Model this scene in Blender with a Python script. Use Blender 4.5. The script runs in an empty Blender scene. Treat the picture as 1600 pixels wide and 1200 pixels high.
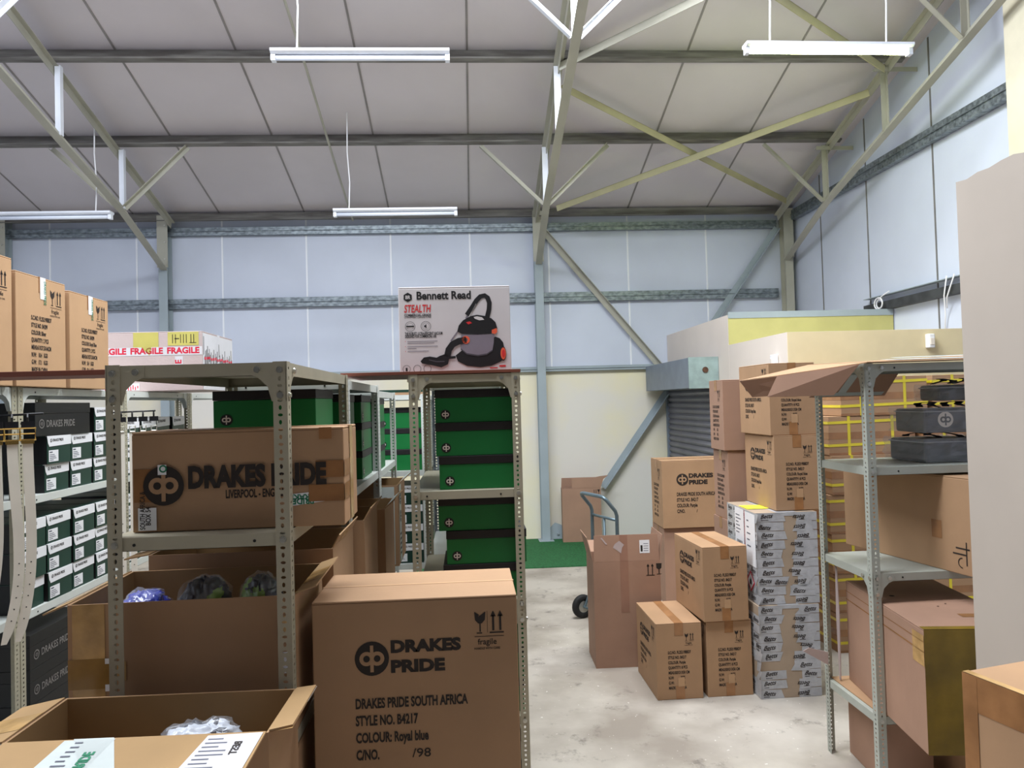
import bpy, math, random
from mathutils import Vector, Matrix, noise
random.seed(7)
PI = math.pi
S = bpy.context.scene
C = S.collection

# ------------------------------------------------------------------ camera, world, daylight, exposure
def make_camera():
    a, p, r = math.radians(3.43), math.radians(1.38), math.radians(1.577)
    F = Vector((math.sin(a)*math.cos(p), math.cos(a)*math.cos(p), math.sin(p)))
    r0 = Vector((math.cos(a), -math.sin(a), 0)); u0 = r0.cross(F)
    R = math.cos(r)*r0 - math.sin(r)*u0
    U = math.sin(r)*r0 + math.cos(r)*u0
    cd = bpy.data.cameras.new('camera'); cd.sensor_width = 36; cd.sensor_fit = 'HORIZONTAL'
    cd.lens = 1150*36/1600; cd.clip_start = 0.05
    co = bpy.data.objects.new('camera', cd); C.objects.link(co)
    m = Matrix((R, U, -F)).transposed().to_4x4(); m.translation = (0, 0, 1.7)
    co.matrix_world = m; S.camera = co
make_camera()
w = bpy.data.worlds.new('daylight'); S.world = w; w.use_nodes = True
w.node_tree.nodes['Background'].inputs[0].default_value = (0.80, 0.88, 1.0, 1)
w.node_tree.nodes['Background'].inputs[1].default_value = 0.04
def area(name, loc, rot, sx, sy, power, col):
    l = bpy.data.lights.new(name, 'AREA'); l.shape = 'RECTANGLE'; l.size = sx; l.size_y = sy
    l.energy = power; l.color = col
    o = bpy.data.objects.new(name, l); C.objects.link(o); o.location = loc; o.rotation_euler = rot
    return o
# translucent rooflight for the daylight, then an unseen fill added to brighten the rear
area('skylight_and_fill', (-1.6, 2.55, 5.55), (math.radians(8), 0, 0), 5.4, 1.3, 540, (0.88, 0.93, 1.0))
area('skylight_and_fill', (1.0, 4.70, 5.26), (math.radians(0), 0, 0), 2.0, .9, 240, (0.92, 0.95, 1.0))
S.view_settings.view_transform = 'Standard'; S.view_settings.look = 'None'
S.view_settings.gamma = 1; S.view_settings.use_curve_mapping = False
S.view_settings.exposure = -0.12

# ------------------------------------------------------------------ materials
def lin(c):
    return tuple((v/255/12.92 if v/255 <= .04045 else ((v/255+.055)/1.055)**2.4) for v in c)
def mat(name, rgb, rough=.6, metal=0, var=.06, scale=6, bump=0, bscale=60, coat=0, stretch=(1,1,1), rgb2=None, lo=.35, hi=.65, alpha=1):
    m = bpy.data.materials.new(name); m.use_nodes = True
    nt = m.node_tree; b = nt.nodes['Principled BSDF']
    b.inputs['Roughness'].default_value = rough; b.inputs['Metallic'].default_value = metal
    b.inputs['Coat Weight'].default_value = coat; b.inputs['Alpha'].default_value = alpha
    c = lin(rgb)
    tc = nt.nodes.new('ShaderNodeTexCoord'); mp = nt.nodes.new('ShaderNodeMapping')
    mp.inputs['Scale'].default_value = stretch
    nt.links.new(tc.outputs['Object'], mp.inputs['Vector'])
    n = nt.nodes.new('ShaderNodeTexNoise'); n.inputs['Scale'].default_value = scale; n.inputs['Detail'].default_value = 5
    nt.links.new(mp.outputs[0], n.inputs['Vector'])
    rp = nt.nodes.new('ShaderNodeValToRGB')
    c1 = lin(rgb2) if rgb2 else tuple(v*(1-var*2) for v in c)
    rp.color_ramp.elements[0].position = lo; rp.color_ramp.elements[1].position = hi
    rp.color_ramp.elements[0].color = (*c1, 1); rp.color_ramp.elements[1].color = (*[min(1, v*(1+(0 if rgb2 else var))) for v in c], 1)
    nt.links.new(n.outputs['Fac'], rp.inputs[0]); nt.links.new(rp.outputs[0], b.inputs['Base Color'])
    if bump:
        n2 = nt.nodes.new('ShaderNodeTexNoise'); n2.inputs['Scale'].default_value = bscale; n2.inputs['Detail'].default_value = 4
        nt.links.new(mp.outputs[0], n2.inputs['Vector'])
        bp = nt.nodes.new('ShaderNodeBump'); bp.inputs['Strength'].default_value = bump; bp.inputs['Distance'].default_value = .004
        nt.links.new(n2.outputs['Fac'], bp.inputs['Height']); nt.links.new(bp.outputs[0], b.inputs['Normal'])
    return m
def emit(name, rgb, s):
    m = bpy.data.materials.new(name); m.use_nodes = True; b = m.node_tree.nodes['Principled BSDF']
    b.inputs['Base Color'].default_value = (*lin(rgb), 1); b.inputs['Emission Color'].default_value = (*lin(rgb), 1)
    b.inputs['Emission Strength'].default_value = s; return m

CARD = mat('cardboard', (172,136,102), .75, var=.05, scale=3, bump=.25, bscale=18)
CARDP = mat('cardboard_pinkish', (166,130,108), .75, var=.05, scale=3, bump=.3, bscale=14)
CARDT = mat('cardboard_tan', (188,150,112), .75, var=.04, scale=3, bump=.2, bscale=18)
CARDW = mat('cardboard_whitened', (186,168,164), .7, var=.04, scale=4, bump=.2)
CARDIN = mat('cardboard_inside', (160,128,86), .8, var=.06, scale=4)
TAPE = mat('brown_packing_tape', (158,112,72), .25, var=.12, scale=9, bump=.2, bscale=30)
CTAPE = mat('clear_packing_tape', (196,158,104), .15, var=.15, scale=12, bump=.3, bscale=30)
OLIVE = mat('golden_tape_wrap', (128,104,34), .18, var=.2, scale=5, bump=.3, bscale=20)
GOLDT = mat('golden_tape', (150,112,54), .25, var=.12, scale=9)
GTAPE = mat('green_printed_tape', (196,203,200), .3, var=.05)
BLACK = mat('black_ink', (38,29,24), .7, var=.05)
GREENINK = mat('green_ink', (30,120,85), .6, var=.05)
REDINK = mat('red_ink', (205,30,60), .5, var=.05)
WHITE = mat('white_paper', (236,236,238), .6, var=.02)
GREYINK = mat('grey_ink', (96,98,110), .7, var=.05)
RACK = mat('grey_beige_rack_paint', (168,162,141), .45, var=.04, scale=5)
RACKW = mat('pale_grey_rack_paint', (208,212,206), .4, var=.03, scale=5)
ZINC = mat('zinc_bolt', (200,198,188), .3, metal=.8, var=.1)
DGREEN = mat('dark_green_card', (6,54,43), .45, var=.06)
GREEN = mat('green_card', (12,112,52), .45, var=.05, scale=2)
BLID = mat('black_card', (26,24,26), .5, var=.1)
BLACKBOX = mat('black_card_and_side_shade', (16,16,17), .5, var=.1)
LOGOW = mat('pale_logo_print', (226,216,206), .6, var=.03)
GREYPRINT = mat('dim_grey_print', (120,116,112), .5, var=.05)
STEEL = mat('grey_painted_steel', (176,174,160), .5, var=.05, scale=3)
STEELB = mat('pale_blue_grey_steel', (160,172,178), .5, var=.04, scale=3)
DARKSTEEL = mat('weathered_purlin_steel', (134,132,127), .6, metal=.1, scale=10, rgb2=(96,92,88), stretch=(.25,2,2))
GALV = mat('galvanised_steel', (150,160,166), .4, metal=.5, scale=30, rgb2=(98,106,112), stretch=(.6,1,1))
FIXW = mat('white_lamp_housing', (232,236,244), .35, var=.02)
TUBEOFF = mat('unlit_fluorescent_tube', (228,234,246), .25, var=.01)
TUBEON = emit('lit_fluorescent_tube', (238,255,176), 85)
PLANKM = mat('red_brown_hardboard', (116,62,44), .6, var=.12, scale=5, stretch=(.4,4,4))
DUST = mat('dust_bin_black', (24,24,26), .4, var=.1)

# ------------------------------------------------------------------ mesh building
class MB:
    def __init__(s): s.v = []; s.f = []; s.m = []
    def poly(s, pts, mi=0):
        i = len(s.v); s.v += [tuple(p) for p in pts]; s.f.append(tuple(range(i, i+len(pts)))); s.m.append(mi)
    def add(s, vs, fs, mi=0):
        i = len(s.v); s.v += [tuple(p) for p in vs]
        for f in fs: s.f.append(tuple(i+k for k in f)); s.m.append(mi)
    def hexa(s, p, mi=0):       # 8 points: bottom loop 0-3, top loop 4-7
        s.add(p, [(3,2,1,0),(4,5,6,7),(0,1,5,4),(1,2,6,5),(2,3,7,6),(3,0,4,7)], mi)
    def box(s, x0, x1, y0, y1, z0, z1, mi=0):
        s.hexa([(x0,y0,z0),(x1,y0,z0),(x1,y1,z0),(x0,y1,z0),(x0,y0,z1),(x1,y0,z1),(x1,y1,z1),(x0,y1,z1)], mi)
    def bar(s, p, q, w, h, up=(0,0,1), mi=0, off=(0,0)):
        p, q = Vector(p), Vector(q); d = (q-p).normalized(); up = Vector(up)
        r = d.cross(up).normalized(); u = r.cross(d).normalized()
        p = p + r*off[0] + u*off[1]; q = q + r*off[0] + u*off[1]
        a = [p-r*w/2-u*h/2, p+r*w/2-u*h/2, q+r*w/2-u*h/2, q-r*w/2-u*h/2]
        b = [p-r*w/2+u*h/2, p+r*w/2+u*h/2, q+r*w/2+u*h/2, q-r*w/2+u*h/2]
        s.hexa(a+b, mi)
    def angle(s, p, q, a=.055, t=.006, up=(0,0,1), mi=0):     # L profile
        s.bar(p, q, a, t, up, mi); s.bar(p, q, t, a, up, mi, (a/2-t/2, -a/2))
    def ibeam(s, p, q, w, h, t, up, mi=0):
        s.bar(p, q, t, h, up, mi); s.bar(p, q, w, t, up, mi, (0, h/2)); s.bar(p, q, w, t, up, mi, (0, -h/2))
    def tube(s, pts, r, n=8, mi=0):
        pts = [Vector(p) for p in pts]; rings = []; pu = None
        for i, p in enumerate(pts):
            d = (pts[min(i+1, len(pts)-1)] - pts[max(i-1, 0)]).normalized()
            u = pu if pu else (Vector((0,0,1)) if abs(d.z) < .9 else Vector((1,0,0)))
            x = d.cross(u).normalized(); u = x.cross(d).normalized(); pu = u
            rings.append([p + x*r*math.cos(2*PI*k/n) + u*r*math.sin(2*PI*k/n) for k in range(n)])
        vs = [v for g in rings for v in g]; fs = []
        for i in range(len(pts)-1):
            for k in range(n): fs.append((i*n+k, i*n+(k+1) % n, (i+1)*n+(k+1) % n, (i+1)*n+k))
        fs.append(tuple(range(n-1, -1, -1))); fs.append(tuple(range((len(pts)-1)*n, len(pts)*n)))
        s.add(vs, fs, mi)
    def prism(s, pts, o, u, v, n, t, mi=0):     # 2D outline extruded along n by t
        o, u, v, n = map(Vector, (o, u, v, n)); k = len(pts)
        a = [o+u*x+v*y for x, y in pts]; b = [p+n*t for p in a]
        s.add(a+b, [tuple(range(k-1,-1,-1)), tuple(range(k,2*k))] + [(i,(i+1) % k,k+(i+1) % k,k+i) for i in range(k)], mi)
    def split(s):
        """the mesh as its far-apart pieces, so that each becomes a part of its own"""
        par = list(range(len(s.v)))
        def find(i):
            while par[i] != i: par[i] = par[par[i]]; i = par[i]
            return i
        for f in s.f:
            for k in f[1:]: par[find(k)] = find(f[0])
        isl = {}
        for i, p in enumerate(s.v):
            r = find(i); b = isl.setdefault(r, [list(p), list(p)])
            for c in range(3): b[0][c] = min(b[0][c], p[c]); b[1][c] = max(b[1][c], p[c])
        ks = list(isl); n = len(ks); q = list(range(n))
        def fq(i):
            while q[i] != i: q[i] = q[q[i]]; i = q[i]
            return i
        sz = [max(isl[k][1][c]-isl[k][0][c] for c in range(3)) for k in ks]
        for i in range(n):
            A = isl[ks[i]]
            for j in range(i+1, n):
                if fq(i) == fq(j): continue
                Bx = isl[ks[j]]
                g = sum(max(0, A[0][c]-Bx[1][c], Bx[0][c]-A[1][c])**2 for c in range(3))**.5
                if g <= max(.0195, .48*max(sz[i], sz[j])): q[fq(i)] = fq(j)
        piece = {ks[i]: fq(i) for i in range(n)}; out = {}
        for f, m in zip(s.f, s.m): out.setdefault(piece[find(f[0])], []).append((f, m))
        res = []
        for fs in out.values():
            mp = {}; b = MB()
            for f, m in fs:
                for i in f:
                    if i not in mp: mp[i] = len(b.v); b.v.append(s.v[i])
                b.f.append(tuple(mp[i] for i in f)); b.m.append(m)
            res.append(b)
        return res
    def build_pieces(s, name, mats, parent):
        return [b.build(name, mats, parent) for b in s.split()][-1]
    def build(s, name, mats, parent=None, smooth=False, bevel=0, loc=None):
        me = bpy.data.meshes.new(name); me.from_pydata(s.v, [], s.f)
        for m in (mats if isinstance(mats, (list, tuple)) else [mats]): me.materials.append(m)
        me.polygons.foreach_set('material_index', s.m)
        if smooth: me.polygons.foreach_set('use_smooth', [True]*len(s.f))
        me.update()
        o = bpy.data.objects.new(name, me); C.objects.link(o)
        if parent: o.parent = parent
        if loc: o.location = loc
        if bevel:
            b = o.modifiers.new('soft edges', 'BEVEL'); b.width = bevel; b.segments = 2; b.limit_method = 'ANGLE'
        return o
def tag(o, label, cat, group=None, kind=None):
    o['label'] = label; o['category'] = cat
    if group: o['group'] = group
    if kind: o['kind'] = kind
    return o
def thing(name, label, cat, loc=(0,0,0), rz=0, group=None):
    o = bpy.data.objects.new(name, None); o.empty_display_size = .05; C.objects.link(o)
    o.location = loc; o.rotation_euler = (0, 0, rz)
    return tag(o, label, cat, group)
def struct(o): o['kind'] = 'structure'; return o
def put(me_obj, name, parent, loc=(0,0,0), rz=0):
    c = me_obj.copy(); c.name = name; C.objects.link(c); c.parent = parent; c.location = loc; c.rotation_euler = (0,0,rz)
    return c

# ------------------------------------------------------------------ lettering and printed marks
_tc = {}
def text_mesh(s, bold, res=3):
    k = (s, bold)
    if k not in _tc:
        cu = bpy.data.curves.new('lettering', 'FONT'); cu.body = s; cu.size = 1; cu.offset = bold; cu.resolution_u = res; cu.fill_mode = 'FRONT'
        ob = bpy.data.objects.new('lettering', cu); C.objects.link(ob)
        dg = bpy.context.evaluated_depsgraph_get()
        me = bpy.data.meshes.new_from_object(ob.evaluated_get(dg))
        _tc[k] = ([(v.co.x, v.co.y) for v in me.vertices], [tuple(p.vertices) for p in me.polygons])
        bpy.data.objects.remove(ob); bpy.data.curves.remove(cu); bpy.data.meshes.remove(me)
    return _tc[k]
class Print:
    """flat ink on one face: o = lower left corner, u right, v up, n outwards"""
    def __init__(s, o, u, v, n, eps=.0012):
        s.o, s.u, s.v, s.n = Vector(o), Vector(u), Vector(v), Vector(n); s.mb = MB(); s.eps = eps
    def P(s, x, y, L=0): return s.o + s.u*x + s.v*y + s.n*(s.eps + L*.0005)
    def poly(s, pts, mi=0, L=0): s.mb.poly([s.P(x, y, L) for x, y in pts], mi)
    def rect(s, x0, y0, x1, y1, mi=0, L=0): s.poly([(x0,y0),(x1,y0),(x1,y1),(x0,y1)], mi, L)
    def disc(s, cx, cy, r, mi=0, L=0, n=28): s.poly([(cx+r*math.cos(2*PI*k/n), cy+r*math.sin(2*PI*k/n)) for k in range(n)], mi, L)
    def ring(s, cx, cy, r0, r1, mi=0, L=0, n=24, a0=0, a1=2*PI):
        for k in range(n):
            a, b = a0+(a1-a0)*k/n, a0+(a1-a0)*(k+1)/n
            s.poly([(cx+r0*math.cos(a), cy+r0*math.sin(a)), (cx+r1*math.cos(a), cy+r1*math.sin(a)), (cx+r1*math.cos(b), cy+r1*math.sin(b)), (cx+r0*math.cos(b), cy+r0*math.sin(b))], mi, L)
    def stroke(s, pts, w, mi=0, L=0):
        n = len(pts); l, r = [], []
        for i in range(n):
            a, b = pts[max(i-1,0)], pts[min(i+1,n-1)]; d = math.hypot(b[0]-a[0], b[1]-a[1]) or 1
            nx, ny = -(b[1]-a[1])/d*w/2, (b[0]-a[0])/d*w/2
            l.append((pts[i][0]+nx, pts[i][1]+ny)); r.append((pts[i][0]-nx, pts[i][1]-ny))
        for i in range(n-1): s.poly([r[i], r[i+1], l[i+1], l[i]], mi, L)
    def text(s, t, x, y, size, sx=1, bold=0, mi=0, L=0, shear=0, rot=0, width=None):
        vs, fs = text_mesh(t, bold)
        if width:
            sx = width/(max(v[0] for v in vs)*size)
        c, q = math.cos(rot), math.sin(rot); out = []
        for a, b in vs:
            a = (a+shear*b)*size*sx; b = b*size
            out.append(s.P(x+a*c-b*q, y+a*q+b*c, L))
        s.mb.add(out, fs, mi)
    def logo(s, cx, cy, r, dark=0, light=1, L=0):
        s.disc(cx, cy, r, dark, L)
        for k in (-1, 1): s.ring(cx+k*.31*r, cy, .19*r, .42*r, light, L+1, 18)
        s.rect(cx-.10*r, cy-.78*r, cx+.10*r, cy+.78*r, light, L+2)
        for k in (-1, 1): s.disc(cx+k*.31*r, cy, .19*r, dark, L+3, 14)
    def fragile(s, x, y, h, mi=0, small=True):       # broken glass, this-way-up arrows, words; x,y lower left
        g = h*.5; gx, gy = x+.17*h, y+.42*h
        s.poly([(gx-.15*h, gy+.58*h), (gx-.02*h, gy+.50*h), (gx-.05*h,gy+.44*h), (gx+.15*h, gy+.58*h), (gx+.13*h, gy+.36*h), (gx+.05*h, gy+.27*h), (gx-.05*h, gy+.27*h), (gx-.13*h, gy+.36*h)], mi)
        s.rect(gx-.018*h, gy+.05*h, gx+.018*h, gy+.28*h, mi); s.rect(gx-.09*h, gy, gx+.05*h, gy+.03*h, mi)
        for k in (0, 1):
            ax = x+(.52+.19*k)*h
            s.rect(ax-.028*h, gy+.07*h, ax+.028*h, gy+.48*h, mi); s.poly([(ax-.075*h, gy+.44*h), (ax+.075*h, gy+.44*h), (ax, gy+.6*h)], mi)
        s.rect(x+.42*h, gy+.0*h, x+.80*h, gy+.035*h, mi)
        s.rect(x+.36*h, gy+.02*h, x+.37*h, gy+.6*h, mi); s.rect(x+.02*h, y+.335*h, x+.80*h, y+.35*h, mi)
        s.text('fragile', x+.10*h, y+.13*h, .22*h, .95, .008, mi)
        s.text('HANDLE WITH CARE', x, y, .08*h, .9, .02, mi)
    def lines(s, ls, x, y, size, lead, sx=.60, bold=.034, mi=0):
        for i, t in enumerate(ls):
            if t: s.text(t, x, y-i*lead, size, sx, bold, mi)
    def build(s, name, mats, parent): return s.mb.build_pieces(name, mats, parent)

# ------------------------------------------------------------------ cartons
FACE = {'front': lambda w,d,h: Print((0,0,0),(1,0,0),(0,0,1),(0,-1,0)),
        'left': lambda w,d,h: Print((0,d,0),(0,-1,0),(0,0,1),(-1,0,0)),
        'right': lambda w,d,h: Print((w,0,0),(0,1,0),(0,0,1),(1,0,0)),
        'back': lambda w,d,h: Print((w,d,0),(-1,0,0),(0,0,1),(0,1,0)),
        'top': lambda w,d,h: Print((0,0,h),(1,0,0),(0,1,0),(0,0,1))}
def fsize(f, w, d, h): return {'front': (w,h), 'back': (w,h), 'left': (d,h), 'right': (d,h), 'top': (w,d)}[f]
def carton_body(w, d, h, m, parent, seam='x'):
    """a closed carton: walls and two top flaps with a seam"""
    b = MB(); g = .0015
    b.box(0, w, 0, d, 0, h-.006)
    if seam == 'x':
        b.box(0, w, 0, d/2-g, h-.006, h); b.box(0, w, d/2+g, d, h-.006, h)
    else:
        b.box(0, w/2-g, 0, d, h-.006, h); b.box(w/2+g, w, 0, d, h-.006, h)
    return b.build('body', m, parent, bevel=.004)
def carton(label, loc, ang, w, d, h, m=CARD, group='shipping cartons', marks=(), seam='x', tape=TAPE, drop=.07, tw=.05, name='shipping_carton', bottom_tape=False):
    t = thing(name, label, 'carton', loc, math.radians(ang), group)
    carton_body(w, d, h, m, t, seam)
    if tape:
        b = MB(); e = .0008; k = .0006
        if seam == 'x':
            c = d/2; b.box(0, w, c-tw/2, c+tw/2, h+e-.0005, h+e)
            for x0, x1 in ((-e-k, -e), (w+e, w+e+k)): b.box(x0, x1, c-tw/2, c+tw/2, h-drop, h+e)
            if bottom_tape:
                for x0, x1 in ((-e-k, -e), (w+e, w+e+k)): b.box(x0, x1, c-tw/2, c+tw/2, .003, drop*1.1)
        else:
            c = w/2; b.box(c-tw/2, c+tw/2, 0, d, h+e-.0005, h+e)
            for y0, y1 in ((-e-k, -e), (d+e, d+e+k)): b.box(c-tw/2, c+tw/2, y0, y1, h-drop, h+e)
            if bottom_tape:
                for y0, y1 in ((-e-k, -e), (d+e, d+e+k)): b.box(c-tw/2, c+tw/2, y0, y1, .003, drop*1.1)
        b.build_pieces('packing_tape', tape, t)
    for f, fn in marks:
        p = FACE[f](w, d, h); mats = fn(p, *fsize(f, w, d, h)) or [BLACK, m]
        p.build('printed_marks', mats, t)
    return t
def logo_side(colour, cno=' /'):
    def fn(p, W, H):
        k = min(W, H/.9)
        p.logo(.285*W, .715*H, .083*k)
        p.text('DRAKES', .375*W, .742*H, .078*k, 1, .055, width=.345*W); p.text('PRIDE', .375*W, .645*H, .078*k, 1, .055, width=.265*W)
        p.lines(['DRAKES PRIDE SOUTH AFRICA', 'STYLE NO. B4217', 'COLOUR: '+colour, 'C/NO.'], .20*W, .475*H, .066*k, .083*H)
        p.text(cno, .45*W, .475*H-3*.083*H, .06*k, 1.2, .005)
        p.fragile(.785*W, .735*H, .185*k)
    return fn
def info_end(lines, fx=.62, tape_patch=True, y0=.60, fs=None):
    def fn(p, W, H):
        p.fragile(fx*W, .70*H, .26*W if W < H else .2*H)
        sz = fs or .052*H
        p.lines(lines, .25*W, y0*H, sz, sz*1.27, .62, .034)
        if tape_patch: p.rect(.46*W, y0*H-6.5*sz*1.27, .60*W, y0*H-4.7*sz*1.27, 2, 1)
        return [BLACK, CARD, CARDT]
    return fn
def L42(colour, style='B4217', q='8 PCS', meas='50X31X50 CM'):
    return ['S.C.NO. FL25219BBD7', 'STYLE NO. '+style, 'COLOUR: '+colour, 'QUANTITY: '+q, 'MEAS:'+meas, 'N.W:          KGS', 'G.W:          KGS', 'MADE IN CHINA']

# ------------------------------------------------------------------ the hall
YB, XR, XL = 9.07, 4.15, -5.50          # back wall, right gable wall, left gable wall
def zs(y): return 6.600 - .282*y        # underside of the roof sheets (back slope)
def zb(y): return 6.464 - .282*y        # underside of the purlins
RIDGE = 3.0
FLOORM = mat('worn_concrete', (198,190,178), .55, scale=1.7, rgb2=(156,146,134), lo=.36, hi=.60, bump=.2, bscale=40)
def floor_marks(m):
    nt = m.node_tree; b = nt.nodes['Principled BSDF']; src = b.inputs['Base Color'].links[0].from_socket
    tc = nt.nodes.new('ShaderNodeTexCoord')
    n = nt.nodes.new('ShaderNodeTexNoise'); n.inputs['Scale'].default_value = 5.5; n.inputs['Detail'].default_value = 8; n.inputs['Roughness'].default_value = .72
    r = nt.nodes.new('ShaderNodeValToRGB'); r.color_ramp.elements[0].position = .57; r.color_ramp.elements[1].position = .72
    mx = nt.nodes.new('ShaderNodeMix'); mx.data_type = 'RGBA'; mx.inputs['B'].default_value = (*lin((112,104,96)), 1)
    nt.links.new(tc.outputs['Object'], n.inputs['Vector']); nt.links.new(n.outputs['Fac'], r.inputs[0]); nt.links.new(r.outputs[0], mx.inputs['Factor'])
    nt.links.new(src, mx.inputs['A'])
    n2 = nt.nodes.new('ShaderNodeTexNoise'); n2.inputs['Scale'].default_value = 38; n2.inputs['Detail'].default_value = 2
    r2 = nt.nodes.new('ShaderNodeValToRGB'); r2.color_ramp.elements[0].position = .70; r2.color_ramp.elements[1].position = .75
    m2 = nt.nodes.new('ShaderNodeMix'); m2.data_type = 'RGBA'; m2.inputs['B'].default_value = (*lin((226,222,214)), 1)
    nt.links.new(tc.outputs['Object'], n2.inputs['Vector']); nt.links.new(n2.outputs['Fac'], r2.inputs[0]); nt.links.new(r2.outputs[0], m2.inputs['Factor'])
    nt.links.new(mx.outputs['Result'], m2.inputs['A']); nt.links.new(m2.outputs['Result'], b.inputs['Base Color'])
floor_marks(FLOORM)
SHEET = mat('wall_sheeting', (206,213,228), .5, var=.03, scale=1.2)
SEAML = mat('white_sheet_joint', (240,243,248), .4, var=.02)
SEAMD = mat('dark_sheet_joint', (120,118,116), .6, var=.1, scale=4)
ROOFJ = mat('roof_joint', (150,145,143), .6, var=.08, scale=4)
ROOFM = mat('roof_lining', (218,211,214), .6, var=.035, scale=1.0)
CREAM = mat('cream_wall_paint', (240,231,198), .6, var=.03, scale=.7, rgb2=(232,227,218), lo=.42, hi=.58)
CREAMW = mat('pale_cream_paint', (232,220,208), .6, var=.03, scale=1.5)
OFFW = mat('cream_paint_lamp_warmed', (222,206,168), .6, var=.02)  # office cream with the lit tube's warm tone mixed into its colour
YELLOW = mat('yellow_wall_paint', (192,186,120), .6, var=.03)
PINKW = mat('pink_buff_plaster', (178,167,155), .7, var=.03, scale=2)
TURF = mat('green_turf', (36,104,56), .9, var=.2, scale=60, bump=.8, bscale=260)
DOORM = mat('shutter_steel', (122,122,130), .45, metal=.3, var=.06, scale=3)
PATINA = mat('blue_green_patina', (148,168,166), .6, var=.1, scale=9)
RUST = mat('rust', (84,56,40), .8, var=.2, scale=30)
HOUS = mat('blue_grey_shutter_box', (128,138,150), .5, var=.05)
DARKT = mat('dark_cable_tray', (58,60,62), .6, var=.2, scale=9)

b = MB(); b.box(-5.6, 4.3, -2.6, 9.2, -.12, 0); struct(b.build('floor', FLOORM))
b = MB(); b.box(-.6, 2.49, 7.50, 9.055, .0005, .010); tag(b.build('artificial_turf', TURF), 'strip of green artificial turf along the foot of the back wall', 'turf')

# back wall: cream masonry to 2.06 m, sheeting above
b = MB(); b.box(XL, XR, YB, YB+.12, 0, 2.06, 0); struct(b.build('wall_back_lower', CREAM))
SX = [-5.36+1.018*k for k in range(10)]; SX = [-4.946,-3.937,-2.929,-1.923,-.903,.068,1.043,2.039,3.039]
b = MB(); b.box(XL, XR, YB, YB+.08, 2.062, 4.20, 0)
for x in SX: b.box(x-.010, x+.010, YB-.006, YB, 2.10, 4.10, 1)
struct(b.build('wall_back', [SHEET, SEAML]))
# right gable wall
b = MB(); b.prism([(-2.6,0),(YB,0),(YB,zs(YB)+.1),(RIDGE,zs(RIDGE)+.1),(-2.6,zs(2*RIDGE+2.6)+.1)], (XR,0,0), (0,1,0), (0,0,1), (1,0,0), .1)
for y in (8.29,7.30,6.215,5.15,4.1): b.box(XR-.005, XR, y-.009, y+.009, 0, zs(y)-.02, 1)
struct(b.build('wall_right', [SHEET, SEAMD]))
b = MB(); b.prism([(-2.6,0),(YB,0),(YB,zs(YB)+.1),(RIDGE,zs(RIDGE)+.1),(-2.6,zs(2*RIDGE+2.6)+.1)], (XL,0,0), (0,1,0), (0,0,1), (-1,0,0), .1)
struct(b.build('wall_left', SHEET))
# roof lining, back slope and front slope, with an opening for the ridge rooflight
b = MB()
def slope(x0, x1, y0, y1, f):
    b.hexa([(x0,y0,f(y0)),(x1,y0,f(y0)),(x1,y1,f(y1)),(x0,y1,f(y1)),(x0,y0,f(y0)+.05),(x1,y0,f(y0)+.05),(x1,y1,f(y1)+.05),(x0,y1,f(y1)+.05)])
slope(XL, XR, 5.20, YB+.1, zs); slope(XL, XR, 3.75, 4.20, zs)
for x0, x1 in ((XL,-.05),(2.05,XR)): slope(x0, x1, 4.20, 5.20, zs)  # gap left for the added rear fill light
for x0, x1 in ((XL,-4.4),(1.2,XR)): slope(x0, x1, RIDGE, 3.75, zs)
zf = lambda y: zs(2*RIDGE-y)
for x0, x1 in ((XL,-4.4),(1.2,XR)): slope(x0, x1, 1.85, RIDGE, zf)
slope(XL, XR, -2.6, 1.85, zf)
for x in SX+[4.04]:
    for (y0, y1) in ((5.21,YB),):
        b.hexa([(x-.009,y0,zs(y0)-.005),(x+.009,y0,zs(y0)-.005),(x+.009,y1,zs(y1)-.005),(x-.009,y1,zs(y1)-.005),(x-.009,y0,zs(y0)-.001),(x+.009,y0,zs(y0)-.001),(x+.009,y1,zs(y1)-.001),(x-.009,y1,zs(y1)-.001)], 1)
struct(b.build('ceiling', [ROOFM, ROOFJ]))

# purlins (C sections) and eave beam
def purlin(y, nm, label, x0=XL+.01, x1=3.99):
    b = MB(); z = zs(y)-.006; a = math.atan(.282)
    n = Vector((0, .2714, .9625)); t = Vector((0, .9625, -.2714))
    o = Vector((0, y, z))
    def pl(s0, s1, h0, h1):
        q = [o+t*s0-n*h1, o+t*s1-n*h1, o+t*s1-n*h0, o+t*s0-n*h0]
        b.hexa([(x0,*q[0][1:]),(x1,*q[0][1:]),(x1,*q[1][1:]),(x0,*q[1][1:]),(x0,*q[3][1:]),(x1,*q[3][1:]),(x1,*q[2][1:]),(x0,*q[2][1:])])
    pl(0, .004, 0, .130); pl(.004, .055, 0, .004); pl(-.052, 0, .126, .130); pl(.05,.055,.004,.018); pl(-.052,-.048,.112,.126)
    o = b.build(nm, DARKSTEEL); return tag(o, label, 'beam', 'roof purlins')
for y, l in ((7.53,'dark steel roof purlin nearest the back wall, above the far lamps'), (6.39,'dark steel roof purlin just behind the two bright near lamps'), (5.30,'dark steel roof purlin second from the ridge, above the picture'), (4.2,'dark steel roof purlin next to the ridge')):
    purlin(y, 'roof_purlin', l)
b = MB(); b.box(XL+.01, 3.99, 8.93, 8.936, 3.955, 4.05); b.box(XL+.01, 3.99, 8.88, 8.93, 3.955, 3.961); b.box(XL+.01, 3.99, 8.936, 8.985, 4.044, 4.05)
tag(b.build('eave_beam', DARKSTEEL), 'dark steel eave beam along the top of the back wall', 'beam')
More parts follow.
